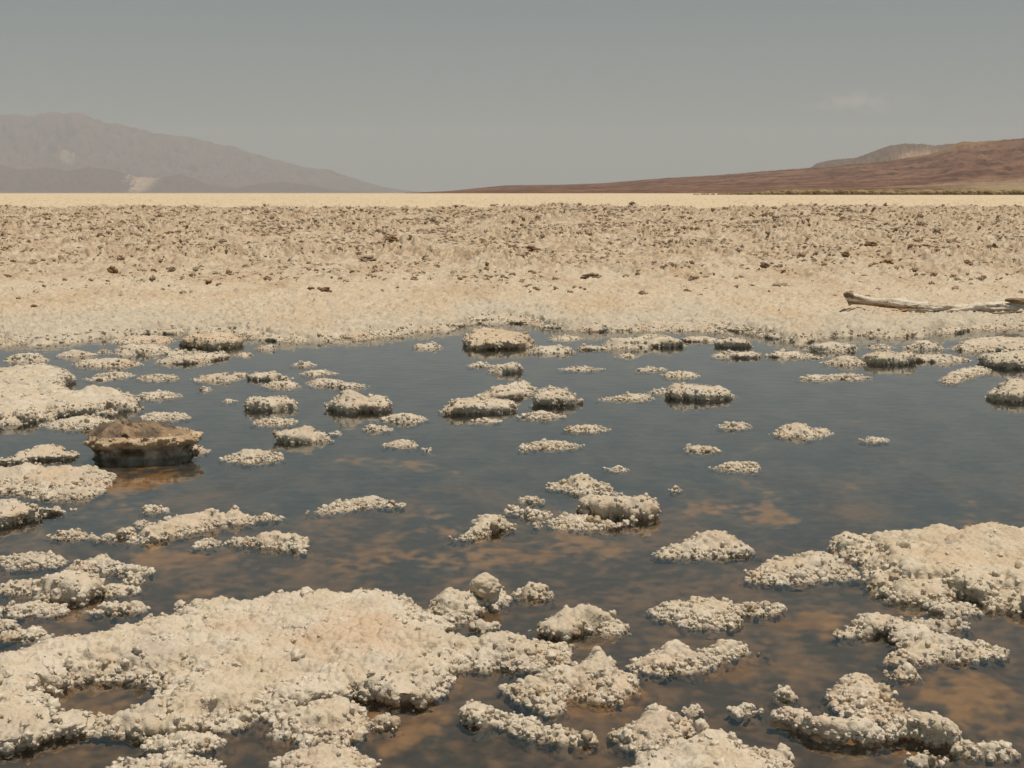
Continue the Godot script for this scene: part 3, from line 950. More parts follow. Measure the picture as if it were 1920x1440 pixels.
func build_slab() -> void:
	# the undercut rock: rings from the pond bed up
	var front := on_plane(258, 864, 0)
	var root := base("undercut_rock", Vector3(front.x, 0, front.z - 0.17))
	tag(root, "brown mushroom shaped rock with a salt rim overhanging the water", "rock")
	var rings := [[0.79, -0.085], [0.78, -0.04], [0.775, -0.01], [0.78, 0.015], [0.77, 0.03], [0.775, 0.045], [0.79, 0.06], [0.82, 0.075], [0.88, 0.09], [0.94, 0.102], [0.98, 0.112], [1.0, 0.122], [1.0, 0.134], [0.98, 0.146], [0.945, 0.154], [0.905, 0.16], [0.86, 0.166], [0.81, 0.174], [0.75, 0.183], [0.68, 0.192], [0.6, 0.199], [0.48, 0.206], [0.35, 0.211], [0.2, 0.214], [0.06, 0.216], [0.0, 0.216]]
	var sides := 150
	var cut := {"pedestal": [0, 8], "salt_rim": [8, 16], "cap": [16, rings.size() - 1]}
	var shape: Array[PackedVector3Array] = []
	for e in rings.size():
		var row := PackedVector3Array()
		for s in sides + 1:
			var a := -TAU * (s % sides) / sides
			var cx := signf(cos(a)) * pow(absf(cos(a)), 0.8) * 0.315
			if cos(a) > 0: cx *= 1.03
			var cz := signf(sin(a)) * pow(absf(sin(a)), 0.9) * 0.20 * (1.0 - 0.28 * cos(a))
			var k: float = rings[e][0]
			var y: float = rings[e][1]
			var lean := cx / 0.315
			if e >= 16:
				y = 0.158 + (y - 0.158) * (1.25 - 0.85 * lean * k)
				cx = cx * k - 0.10 * (1.0 - k)
			else:
				cx = cx * k
				if e < 10 and lean < 0.0: cx -= 0.03 * (1.0 - k) / 0.22
				y += 0.010 * lean * clampf(y / 0.1, 0, 1)
			if y > 0.0: y *= 0.78
			var p := Vector3(cx, y, cz * k)
			var q := p + root.position
			var out := Vector3(p.x, 0.02, p.z).normalized() if e < 18 else Vector3.UP
			var amp := 0.020 if e > 16 else 0.022
			var h := 0.022 * n_mid.get_noise_2d(q.x * 3.0, q.z * 3.0) + amp * (1.2 * n_mid.get_noise_3d(q.x * 4.0, q.y * 6.0, q.z * 4.0) + 1.7 * n_fine.get_noise_3d(q.x * 11.0, q.y * 11.0, q.z * 11.0)) + 0.022 * (dome(q.x, q.y, q.z, 0.06) - 0.3) + 0.009 * (dome(q.x, q.y, q.z, 0.022) - 0.3)
			if e < 8: h += 0.012 * n_mid.get_noise_3d(q.x * 9.0, q.y * 2.0, q.z * 9.0)
			if e == rings.size() - 1: h = 0.0
			row.append(p + out * h)
		shape.append(row)
	for name_ in cut:
		var a: int = cut[name_][0]
		var b: int = cut[name_][1]
		var v := PackedVector3Array()
		var c := PackedColorArray()
		for e in range(b, a - 1, -1):
			for s in sides + 1:
				var p := shape[e][s]
				var q := p + root.position
				v.append(p)
				var n := n_fine.get_noise_3d(q.x * 4.0, q.y * 4.0, q.z * 4.0)
				var n2 := n_mid.get_noise_3d(q.x * 8.0, q.y * 8.0, q.z * 8.0)
				var k := Color.WHITE
				if name_ == "cap":
					k = lerp3(Color(0.33, 0.225, 0.14), Color(0.12, 0.088, 0.062), 0.4 + 1.8 * n + 1.2 * n2)
				elif name_ == "salt_rim":
					k = lerp3(Color(0.60, 0.45, 0.30), Color(0.44, 0.30, 0.18), 0.25 + 1.6 * n)
				else:
					k = lerp3(Color(0.44, 0.38, 0.31), Color(0.11, 0.075, 0.045), 0.5 + 1.6 * n + 1.2 * n2)
				c.append(k)
		var made := part(name_, grid_mesh(v, c, sides + 1, b - a + 1, PackedByteArray()), M.wet_salt if name_ == "pedestal" else M.rock, root)
		if name_ == "cap": continue
		var xf: Array[Transform3D] = []
		var xc := PackedColorArray()
		for k in v.size():
			if rng.randf() > (0.10 if name_ == "salt_rim" else 0.045) or v[k].y < -0.01: continue
			var r := 0.004 + 0.010 * pow(rng.randf(), 2.0)
			xf.append(Transform3D(Basis.from_euler(Vector3(rng.randf() * TAU, rng.randf() * TAU, 0)).scaled_local(Vector3(r, r * 0.75, r)), v[k]))
			xc.append(c[k].lerp(Color(0.5, 0.38, 0.26), 0.3))
		copies("nodule_growth", nodule_meshes[3], M.wet_salt, xf, xc, made)

# ---------------------------------------------------------------- all islands
func build_islands() -> void:
	var soft := Vector2(-0.07, 0.02)
	var mixed := Vector2(-0.045, 0.055)
	# in front
	island("largest salt crust island, broad and lumpy, with a small pool inside it", [-90, 1225, -30, 1215, 23, 1207, 60, 1190, 83, 1177, 110, 1182, 160, 1172, 240, 1155, 313, 1143, 333, 1128, 360, 1108, 400, 1112, 483, 1110, 533, 1103, 593, 1093, 640, 1099, 690, 1100, 733, 1104, 790, 1110, 805, 1128, 830, 1150, 855, 1172, 890, 1175, 940, 1172, 1000, 1172, 1040, 1185, 1056, 1205, 1058, 1232, 1030, 1246, 990, 1250, 940, 1253, 880, 1250, 848, 1253, 842, 1285, 820, 1297, 800, 1313, 757, 1320, 723, 1313, 680, 1310, 640, 1316, 580, 1330, 530, 1340, 500, 1342, 460, 1357, 400, 1363, 333, 1373, 267, 1380, 225, 1380, 190, 1365, 153, 1373, 110, 1381, 75, 1389, 40, 1397, 20, 1407, -30, 1410, -90, 1412],
		0.064, mixed, [[360, 1118, 0.03, 0.05], [593, 1112, 0.02, 0.06], [300, 1240, 0.015, 0.12], [590, 1345, 0.02, 0.05], [760, 1200, 0.012, 0.14]], [70, 1303, 105, 1284, 190, 1276, 255, 1278, 325, 1279, 285, 1298, 235, 1312, 180, 1319, 130, 1313, 85, 1312])
	var knob_root := island("salt spur with a big round salt boulder grown on it", [798, 1130, 825, 1110, 847, 1103, 872, 1100, 890, 1085, 910, 1078, 935, 1085, 950, 1098, 958, 1110, 953, 1124, 937, 1136, 907, 1137, 887, 1150, 862, 1170, 832, 1165, 808, 1148], 0.055, soft, [[912, 1104, 0.02, 0.06], [846, 1112, 0.022, 0.035]])
	var kp := on_plane(910, 1122, 0.03)
	var ball := part("boulder", lump_mesh(4, 44, 0.2, 0.10, Vector3(1.1, 0.9, 1.0), 0.2), M.pale_lump, knob_root)
	ball.transform = Transform3D(Basis().scaled(Vector3.ONE * 0.049), kp + Vector3(0, 0.036, -0.03) - knob_root.position)
	islet(1002, 1120, 68, 38, "small pointed salt islet beside the spur with the round boulder", "", soft, [[-0.1, 0.5, 0.4]])
	island("long jagged salt ridge with a dark undercut bay, joined to the largest island", [885, 1168, 893, 1160, 923, 1156, 973, 1160, 1007, 1162, 1036, 1154, 1060, 1146, 1083, 1142, 1130, 1145, 1167, 1153, 1200, 1173, 1180, 1182, 1140, 1187, 1105, 1184, 1070, 1186, 1066, 1196, 1040, 1195, 1000, 1182, 940, 1178], 0.05, mixed, [[1090, 1150, 0.02, 0.08]])
	island("salt lump with a raised horn of crust on its back", [950, 1285, 960, 1268, 985, 1253, 1010, 1248, 1040, 1238, 1070, 1240, 1100, 1222, 1115, 1214, 1140, 1222, 1165, 1232, 1180, 1250, 1188, 1268, 1178, 1300, 1150, 1313, 1110, 1308, 1073, 1303, 1054, 1308, 1054, 1328, 1035, 1335, 1010, 1320, 975, 1308], 0.058, Vector2(-0.05, 0.035), [[1118, 1230, 0.035, 0.04], [1140, 1250, 0.015, 0.06], [1060, 1260, 0.015, 0.05]])
	island("sickle shaped chain of salt nodules curving through brown water", [858, 1330, 875, 1318, 895, 1313, 925, 1315, 945, 1325, 962, 1320, 1000, 1332, 1030, 1350, 1058, 1354, 1085, 1371, 1110, 1366, 1150, 1352, 1180, 1350, 1215, 1330, 1240, 1326, 1270, 1330, 1280, 1346, 1288, 1368, 1262, 1398, 1235, 1414, 1190, 1405, 1160, 1386, 1130, 1378, 1100, 1385, 1050, 1391, 1000, 1386, 970, 1371, 945, 1354, 910, 1360, 880, 1356], 0.04, soft, [[905, 1330, 0.012, 0.05], [1225, 1345, 0.015, 0.06]])
	island("thick square ended salt block next to the sickle shaped chain", [1120, 1480, 1165, 1435, 1200, 1408, 1240, 1388, 1290, 1366, 1340, 1356, 1365, 1360, 1400, 1376, 1440, 1378, 1468, 1386, 1473, 1420, 1478, 1470, 1480, 1520, 1120, 1520], 0.06, Vector2(-0.02, 0.05))
	island("broken salt spur below the largest island", [497, 1352, 520, 1330, 560, 1314, 610, 1308, 660, 1312, 690, 1345, 680, 1376, 640, 1388, 600, 1383, 568, 1391, 552, 1377, 530, 1379, 505, 1374], 0.045, mixed)
	island("salt hump with a pale knuckle, below the broken salt spur", [527, 1412, 545, 1392, 570, 1385, 600, 1376, 640, 1372, 670, 1392, 685, 1422, 692, 1460, 690, 1510, 550, 1510, 530, 1445], 0.05, mixed, [[548, 1408, 0.025, 0.03]])
	islet(718, 1363, 38, 32, "single small salt lump in the brown water between salt spur and sickle chain")
	islet(345, 1402, 125, 26, "loose salt crumbs awash along the foot of the largest island", "", Vector2(-0.08, -0.03))
	islet(290, 1455, 180, 34, "salt crumbs breaking brown water before the largest island", "", Vector2(-0.08, -0.03))
	# right
	island("second largest salt island, cream coloured with a yellowish back", [1545, 1020, 1553, 1002, 1572, 990, 1610, 985, 1640, 978, 1680, 985, 1720, 979, 1780, 978, 1830, 972, 1880, 975, 1930, 975, 2010, 980, 2080, 1000, 2080, 1150, 1990, 1155, 1920, 1146, 1890, 1145, 1870, 1136, 1840, 1122, 1800, 1116, 1760, 1122, 1730, 1131, 1680, 1126, 1642, 1110, 1625, 1086, 1628, 1062, 1600, 1046, 1570, 1032], 0.095, Vector2(-0.05, 0.03), [[1840, 1010, 0.02, 0.2]], [], Color(1.0, 0.98, 0.94))
	islet(1795, 1152, 84, 28, "flat salt patch at the foot of the second largest island", "", soft)
	island("wedge shaped salt islet wearing a single round knob, touching the second largest island", [1382, 1078, 1400, 1061, 1430, 1042, 1460, 1027, 1500, 1031, 1540, 1031, 1572, 1036, 1602, 1052, 1612, 1070, 1590, 1081, 1540, 1086, 1480, 1090, 1420, 1088], 0.05, soft, [[1515, 1040, 0.03, 0.025]])
	island("rounded salt islet behind the wedge shaped one", [1222, 1037, 1240, 1021, 1270, 1006, 1300, 996, 1330, 989, 1370, 991, 1395, 1006, 1420, 1026, 1427, 1036, 1400, 1041, 1350, 1041, 1300, 1044, 1250, 1043], 0.05, soft, [[1335, 1005, 0.015, 0.08]])
	island("low double salt islet with a small peak at one end", [1222, 1150, 1235, 1128, 1255, 1118, 1285, 1119, 1300, 1113, 1330, 1109, 1370, 1118, 1400, 1123, 1440, 1121, 1464, 1133, 1450, 1146, 1410, 1151, 1375, 1158, 1392, 1171, 1340, 1178, 1290, 1175, 1272, 1162, 1240, 1160], 0.035, soft, [[1255, 1130, 0.03, 0.03]])
	island("long salt bar rising in a bent hump, below the low double islet", [1176, 1238, 1200, 1222, 1240, 1206, 1270, 1196, 1300, 1211, 1330, 1201, 1370, 1186, 1400, 1196, 1442, 1206, 1430, 1216, 1390, 1223, 1360, 1227, 1345, 1241, 1310, 1256, 1270, 1256, 1220, 1256, 1185, 1251], 0.04, soft, [[1262, 1210, 0.022, 0.05]])
	island("forked salt islet with two smooth heads at one end", [1553, 1184, 1578, 1172, 1598, 1147, 1623, 1141, 1647, 1144, 1680, 1151, 1707, 1167, 1747, 1171, 1793, 1184, 1830, 1184, 1853, 1201, 1878, 1220, 1847, 1231, 1800, 1234, 1763, 1229, 1747, 1238, 1713, 1241, 1676, 1236, 1668, 1223, 1687, 1207, 1680, 1192, 1647, 1188, 1607, 1188, 1580, 1188], 0.05, Vector2(-0.06, 0.03), [[1622, 1155, 0.03, 0.03], [1655, 1158, 0.02, 0.03], [1705, 1200, 0.02, 0.03], [1800, 1205, 0.02, 0.06]])
	islet(1703, 1271, 48, 32, "small nodule heap trailing from the forked salt islet", "", soft)
	islet(1760, 1178, 96, 20, "nodule crumbs lying behind the forked salt islet", "", Vector2(-0.08, -0.03))
	island("sloping salt bank ending in scattered nodules, behind the two salt rolls", [1572, 1270, 1600, 1258, 1620, 1257, 1642, 1268, 1677, 1293, 1713, 1320, 1747, 1330, 1775, 1344, 1753, 1354, 1710, 1355, 1673, 1358, 1643, 1348, 1613, 1345, 1587, 1338, 1562, 1318, 1570, 1294], 0.038, soft)
	salt_roll("smooth salt roll overhanging black shadow, curved like a boomerang", [[1450, 1352, 0.012], [1472, 1354, 0.019], [1498, 1361, 0.024], [1522, 1376, 0.026], [1560, 1386, 0.028], [1605, 1390, 0.029], [1636, 1390, 0.027], [1652, 1386, 0.017]])
	salt_roll("short fat salt roll beside the boomerang shaped one", [[1662, 1388, 0.017], [1680, 1388, 0.026], [1700, 1383, 0.029], [1722, 1384, 0.035], [1752, 1391, 0.036], [1780, 1398, 0.032], [1799, 1402, 0.019]])
	islet(1690, 1368, 50, 18, "salt saddle joining the two salt rolls from behind", "", soft)
	islet(1822, 1413, 46, 32, "salt lump against the end of the short fat roll")
	islet(1876, 1418, 66, 32, "salt lump with a round head, standing off the short fat roll", "", soft, [[-0.1, 0.5, 0.35]])
	islet(1730, 1429, 62, 22, "beads of salt in the shadow of the short fat roll", "", Vector2(-0.08, -0.03))
	islet(1475, 1308, 32, 14, "tiny salt crumb alone above an ochre patch of the bed")
	islet(1300, 1336, 36, 11, "tiny salt crumbs before the square ended block")
	islet(1405, 1335, 40, 10, "string of tiny salt crumbs leading to the boomerang shaped roll")
	# left
	for k in [[40, 1112, 100, 34], [218, 1112, 66, 22], [55, 1152, 112, 28], [212, 1147, 72, 18], [257, 1144, 24, 13], [5, 1178, 40, 20], [45, 1197, 76, 22]]:
		islet(k[0], k[1], k[2], k[3], "low patch of beaded salt around the flat topped salt stump", "beaded salt patches around the stump", Vector2(-0.08, -0.02))
	islet(45, 1063, 125, 31, "rough salt bank behind the flat topped salt stump", "", soft)
	islet(168, 1071, 88, 33, "humped salt islet trailing crumbs behind the flat topped stump", "", soft, [[0.2, 0.35, 0.4]])
	islet(240, 1075, 66, 18, "thin string of salt beads reaching out from the humped islet", "", Vector2(-0.08, -0.03))
	islet(249, 1091, 30, 12, "single bead cluster off the string of salt beads")
	island("flat topped salt stump standing among low beaded salt", [66, 1118, 80, 1080, 100, 1073, 140, 1071, 180, 1071, 187, 1086, 191, 1106, 185, 1120, 150, 1127, 110, 1127, 85, 1124], 0.075, Vector2(-0.02, 0.05), [[110, 1090, 0.01, 0.08]])
	island("craggy salt reef with one pale round knob on its crest", [248, 1012, 262, 988, 290, 976, 320, 961, 360, 961, 385, 950, 402, 946, 420, 956, 445, 951, 466, 956, 482, 966, 470, 977, 430, 983, 392, 988, 360, 996, 330, 1005, 300, 1014, 268, 1019], 0.055, soft, [[402, 960, 0.035, 0.045], [450, 962, 0.015, 0.05], [290, 995, 0.012, 0.06]])
	island("long low arm of salt in front of the craggy reef", [372, 1009, 420, 1002, 460, 997, 500, 996, 540, 993, 568, 999, 580, 1018, 572, 1033, 530, 1030, 500, 1024, 460, 1020, 420, 1017, 382, 1015], 0.045, soft, [[560, 1008, 0.02, 0.05]])
	for k in [[505, 973, 46, 8], [232, 1006, 30, 18], [200, 1011, 32, 8], [262, 986, 30, 11], [290, 958, 44, 10]]:
		islet(k[0], k[1], k[2], k[3], "tiny salt crumb lying off an end of the craggy reef", "crumbs off the craggy reef", Vector2(-0.07, -0.02))
	island("long narrow bar of salt beads alone in the open water", [580, 958, 602, 946, 640, 936, 680, 931, 705, 926, 732, 935, 760, 941, 740, 946, 690, 949, 640, 956, 600, 961], 0.022, Vector2(-0.07, -0.02))
	islet(128, 1009, 56, 25, "small mound of salt beads below the shelf with the dark undercut")
	island("salt shelf with a dark undercut end", [-90, 990, -90, 932, 0, 933, 20, 933, 40, 941, 100, 931, 130, 936, 138, 951, 120, 962, 60, 968, 30, 982, 0, 987], 0.075, Vector2(0.0, 0.075))
	island("broad lumpy salt bank in front of the brown mushroom rock", [-90, 930, -90, 885, 0, 872, 50, 866, 110, 871, 150, 869, 165, 863, 185, 863, 204, 880, 201, 902, 186, 922, 165, 932, 130, 934, 90, 937, 60, 927, 0, 918], 0.065, soft, [[185, 875, 0.03, 0.06]])
	island("narrow salt bar behind the broad lumpy bank", [-60, 872, -60, 857, 10, 856, 60, 840, 80, 829, 105, 832, 112, 841, 150, 846, 153, 857, 110, 862, 60, 863, 20, 870], 0.04, mixed)
	islet(362, 849, 42, 22, "salt lump just behind the tip of the brown mushroom rock")
	island("great salt bank with a pinkish mound and shadowed undercuts", [-150, 800, -150, 690, -10, 691, 30, 686, 70, 676, 100, 684, 122, 690, 142, 705, 140, 716, 100, 724, 150, 732, 180, 727, 230, 731, 270, 750, 277, 766, 230, 772, 170, 778, 100, 783, 60, 792, 0, 797], 0.085, Vector2(-0.02, 0.08), [[180, 736, 0.05, 0.12], [80, 770, 0.03, 0.09]])
	islet(140, 803, 126, 26, "flat salt apron under the great bank with the pinkish mound", "", soft)
	var far_left := "low salt islet in the still water between the great bank and far shore"
	for k in [[42, 679, 70, 22], [136, 669, 62, 18], [190, 688, 112, 20], [192, 661, 32, 6], [207, 707, 62, 13], [182, 713, 46, 8], [290, 712, 72, 12], [290, 746, 80, 16], [302, 786, 82, 16]]:
		islet(k[0], k[1], k[2], k[3], far_left, "low islets between the great bank and the shore", Vector2(-0.05, 0.0))
	islet(258, 644, 110, 18, "rearmost of three salt slabs overlapping beside the shadowed boulder")
	island("middle one of three salt slabs overlapping beside the shadowed boulder", [215, 662, 225, 647, 260, 641, 300, 644, 320, 651, 380, 650, 387, 661, 340, 663, 280, 665, 230, 666], 0.06, mixed)
	island("foremost of three salt slabs overlapping beside the shadowed boulder", [282, 673, 320, 664, 380, 663, 400, 658, 425, 660, 432, 670, 400, 677, 350, 683, 300, 681], 0.05, mixed)
	islet(453, 668, 30, 10, "crumb of salt off the foremost of the three slabs")
	island("pinkish salt boulder with deep shadow beneath its flat end", [338, 645, 343, 630, 370, 624, 400, 622, 440, 624, 456, 632, 456, 645, 445, 652, 400, 654, 350, 652], 0.105, Vector2(0.0, 0.12), [], [], Color(1.0, 0.93, 0.84))
	islet(497, 656, 40, 16, "small nodule islet near the pinkish boulder")
	islet(402, 714, 76, 21, "rounded salt islet chained to a taller one by a bead string")
	islet(450, 706, 38, 11, "string of beads between two rounded salt islets")
	islet(497, 713, 70, 25, "taller rounded salt islet at the end of the bead string", "", Vector2(-0.01, 0.05))
	islet(527, 726, 68, 16, "flat salt patch leaning on the taller rounded islet")
	for k in [[568, 686, 42, 11], [595, 703, 62, 13], [610, 723, 82, 19], [655, 727, 52, 12]]:
		islet(k[0], k[1], k[2], k[3], "flat salt patch in the loose row behind the shadowed salt loaf", "loose row of flat patches", Vector2(-0.05, 0.01))
	islet(502, 769, 94, 32, "domed salt islet with dark pitted edge", "", Vector2(-0.01, 0.05))
	islet(510, 796, 80, 15, "flat bead patch in front of the domed islet with pitted edge", "", Vector2(-0.07, -0.02))
	islet(672, 773, 120, 46, "shadowed salt loaf with a peak and black undercut", "", Vector2(0.02, 0.09), [[-0.3, 0.45, 0.35]])
	islet(755, 791, 78, 24, "low bead covered mound beside the shadowed salt loaf")
	islet(567, 829, 94, 37, "steep salt lump alone in open water", "", Vector2(-0.01, 0.06), [[0.35, 0.35, 0.4]])
	islet(472, 864, 97, 29, "oval mound of beads near the brown mushroom rock")
	var tiny := "tiny patch of salt beads barely breaking the open water"
	for k in [[635, 813, 27, 6], [385, 732, 32, 6], [428, 753, 22, 6], [708, 807, 54, 12], [755, 837, 60, 14], [803, 845, 22, 9], [900, 687, 47, 9], [1093, 694, 72, 6], [1222, 695, 62, 7], [1178, 670, 40, 8], [1100, 809, 74, 17], [1035, 841, 94, 19], [985, 843, 22, 11], [1160, 882, 40, 12],
			[1270, 919, 16, 6], [1382, 802, 60, 12], [1640, 827, 44, 8], [1315, 847, 50, 14], [1388, 881, 82, 18], [1295, 841, 30, 4], [995, 941, 46, 10], [1008, 969, 62, 12], [965, 958, 26, 8], [1010, 987, 22, 6]]:
		islet(k[0], k[1], k[2], k[3], tiny, "bead patches in open water", Vector2(-0.07, -0.02))
	islet(801, 653, 50, 17, "small upright salt nodule cluster alone close to the far shore")
	island("front lobe of the three lobed salt group in mid pond", [818, 772, 822, 757, 845, 747, 900, 742, 930, 744, 960, 747, 976, 753, 982, 767, 940, 773, 900, 775, 850, 779], 0.075, Vector2(-0.01, 0.06))
	island("rear lobe of the three lobed salt group in mid pond", [876, 748, 880, 737, 905, 722, 950, 716, 980, 711, 1010, 715, 1052, 719, 1040, 728, 990, 738, 970, 748, 930, 749], 0.08, mixed)
	island("undercut side lobe of the three lobed salt group in mid pond", [975, 755, 990, 740, 1020, 732, 1050, 729, 1080, 736, 1102, 750, 1080, 759, 1030, 762, 990, 759], 0.09, Vector2(0.01, 0.08))
	islet(1015, 784, 72, 20, "bead apron in front of the three lobed salt group")
	islet(910, 791, 52, 8, "thin film of beads before the three lobed salt group", "", Vector2(-0.07, -0.02))
	island("tilted salt cap over a deep black undercut near the far shore", [868, 645, 874, 624, 905, 615, 950, 619, 985, 624, 1000, 637, 1010, 648, 985, 653, 940, 655, 885, 657], 0.105, Vector2(0.0, 0.12), [], [], Color(1.0, 0.94, 0.86))
	islet(1033, 663, 88, 20, "low salt tongue joined to the tilted cap", "", mixed)
	islet(951, 699, 64, 26, "small salt stump with a dark waist in front of the tilted cap", "", Vector2(0.0, 0.06))
	islet(1062, 637, 62, 11, "flat patch in the inlet of the far shore", "", soft)
	for k in [[1115, 656, 62, 12], [1180, 653, 97, 25], [1250, 651, 72, 27], [1225, 633, 62, 8]]:
		islet(k[0], k[1], k[2], k[3], "salt hump in the chain along the far shore between tilted cap and boulders", "chain of humps along the shore", mixed)
	islet(1150, 750, 52, 8, "thin string of beads behind the salt loaf with a horn")
	islet(1190, 749, 66, 17, "low mound of beads joined to the thin string")
	islet(1242, 737, 46, 12, "flat patch touching the salt loaf with a horn")
	islet(1280, 707, 62, 14, "flat patch behind the salt loaf with a horn")
	islet(1318, 750, 128, 34, "salt loaf with a horn standing at one end", "", Vector2(0.0, 0.06), [[-0.55, 0.75, 0.3]])
	island("rounded salt hump of the close pair in open water", [1025, 908, 1045, 892, 1075, 882, 1105, 882, 1130, 891, 1150, 901, 1170, 913, 1165, 922, 1130, 924, 1090, 921, 1060, 918], 0.065, mixed, [[1090, 900, 0.015, 0.07]])
	island("flat salt cushion of the close pair, with a shadow line under it", [1046, 947, 1060, 928, 1100, 923, 1140, 928, 1180, 928, 1215, 928, 1236, 947, 1241, 965, 1225, 974, 1180, 975, 1130, 971, 1090, 964, 1060, 960], 0.095, Vector2(0.01, 0.07))
	island("apron of beads at the foot of the flat salt cushion", [1028, 982, 1050, 962, 1090, 960, 1150, 974, 1165, 980, 1140, 987, 1090, 990, 1045, 990], 0.025, Vector2(-0.07, -0.01))
	island("small pyramid of white salt beside the flat cushion", [850, 1002, 878, 986, 900, 968, 920, 962, 940, 965, 955, 977, 972, 983, 940, 992, 900, 1005, 870, 1008], 0.05, soft, [[920, 985, 0.045, 0.06]])
	islet(1512, 818, 110, 28, "broad cone of salt beads alone in the wide grey water", "", soft, [[-0.1, 0.5, 0.4]])
	islet(1535, 712, 62, 12, "two part string of beads in the wide grey water, rounder half", "", Vector2(-0.06, -0.02))
	islet(1595, 711, 78, 14, "two part string of beads in the wide grey water, longer half", "", Vector2(-0.06, -0.02))
	for k in [[1318, 641, 72, 14], [1388, 671, 82, 18], [1487, 671, 82, 18], [1528, 673, 24, 8], [1652, 653, 50, 10], [1590, 684, 78, 22], [1770, 679, 98, 18]]:
		islet(k[0], k[1], k[2], k[3], "low salt patch in the far row of islets below the driftwood shore", "far row of low patches", mixed)
	islet(1381, 652, 67, 25, "knobby salt stump in the far row of islets", "", Vector2(0.0, 0.07))
	islet(1565, 659, 90, 22, "pointed salt mound in the far row of islets", "", mixed, [[0.1, 0.4, 0.4]])
	islet(1742, 656, 70, 22, "domed salt mound in the far row of islets", "", mixed)
	islet(1672, 684, 98, 33, "undercut salt loaf in the far row of islets", "", Vector2(0.02, 0.09))
	island("wide flat salt bank reaching in from the far shore", [1780, 655, 1790, 640, 1820, 632, 1880, 633, 1940, 631, 2060, 633, 2060, 660, 1900, 659, 1830, 659], 0.06, mixed)
	island("overhanging salt shelf in front of the wide flat bank", [1836, 676, 1850, 660, 1890, 660, 1940, 660, 2060, 662, 2060, 696, 1920, 692, 1850, 689], 0.095, Vector2(0.01, 0.09))
	island("curved low bank of beads below the overhanging shelf", [1760, 713, 1775, 699, 1800, 688, 1840, 686, 1864, 694, 1830, 703, 1800, 713, 1780, 719], 0.04, mixed)
	island("double decked salt ledge with a dark waist", [1849, 748, 1858, 722, 1885, 713, 1940, 714, 2060, 718, 2060, 756, 1950, 755, 1890, 753], 0.10, Vector2(0.0, 0.09))

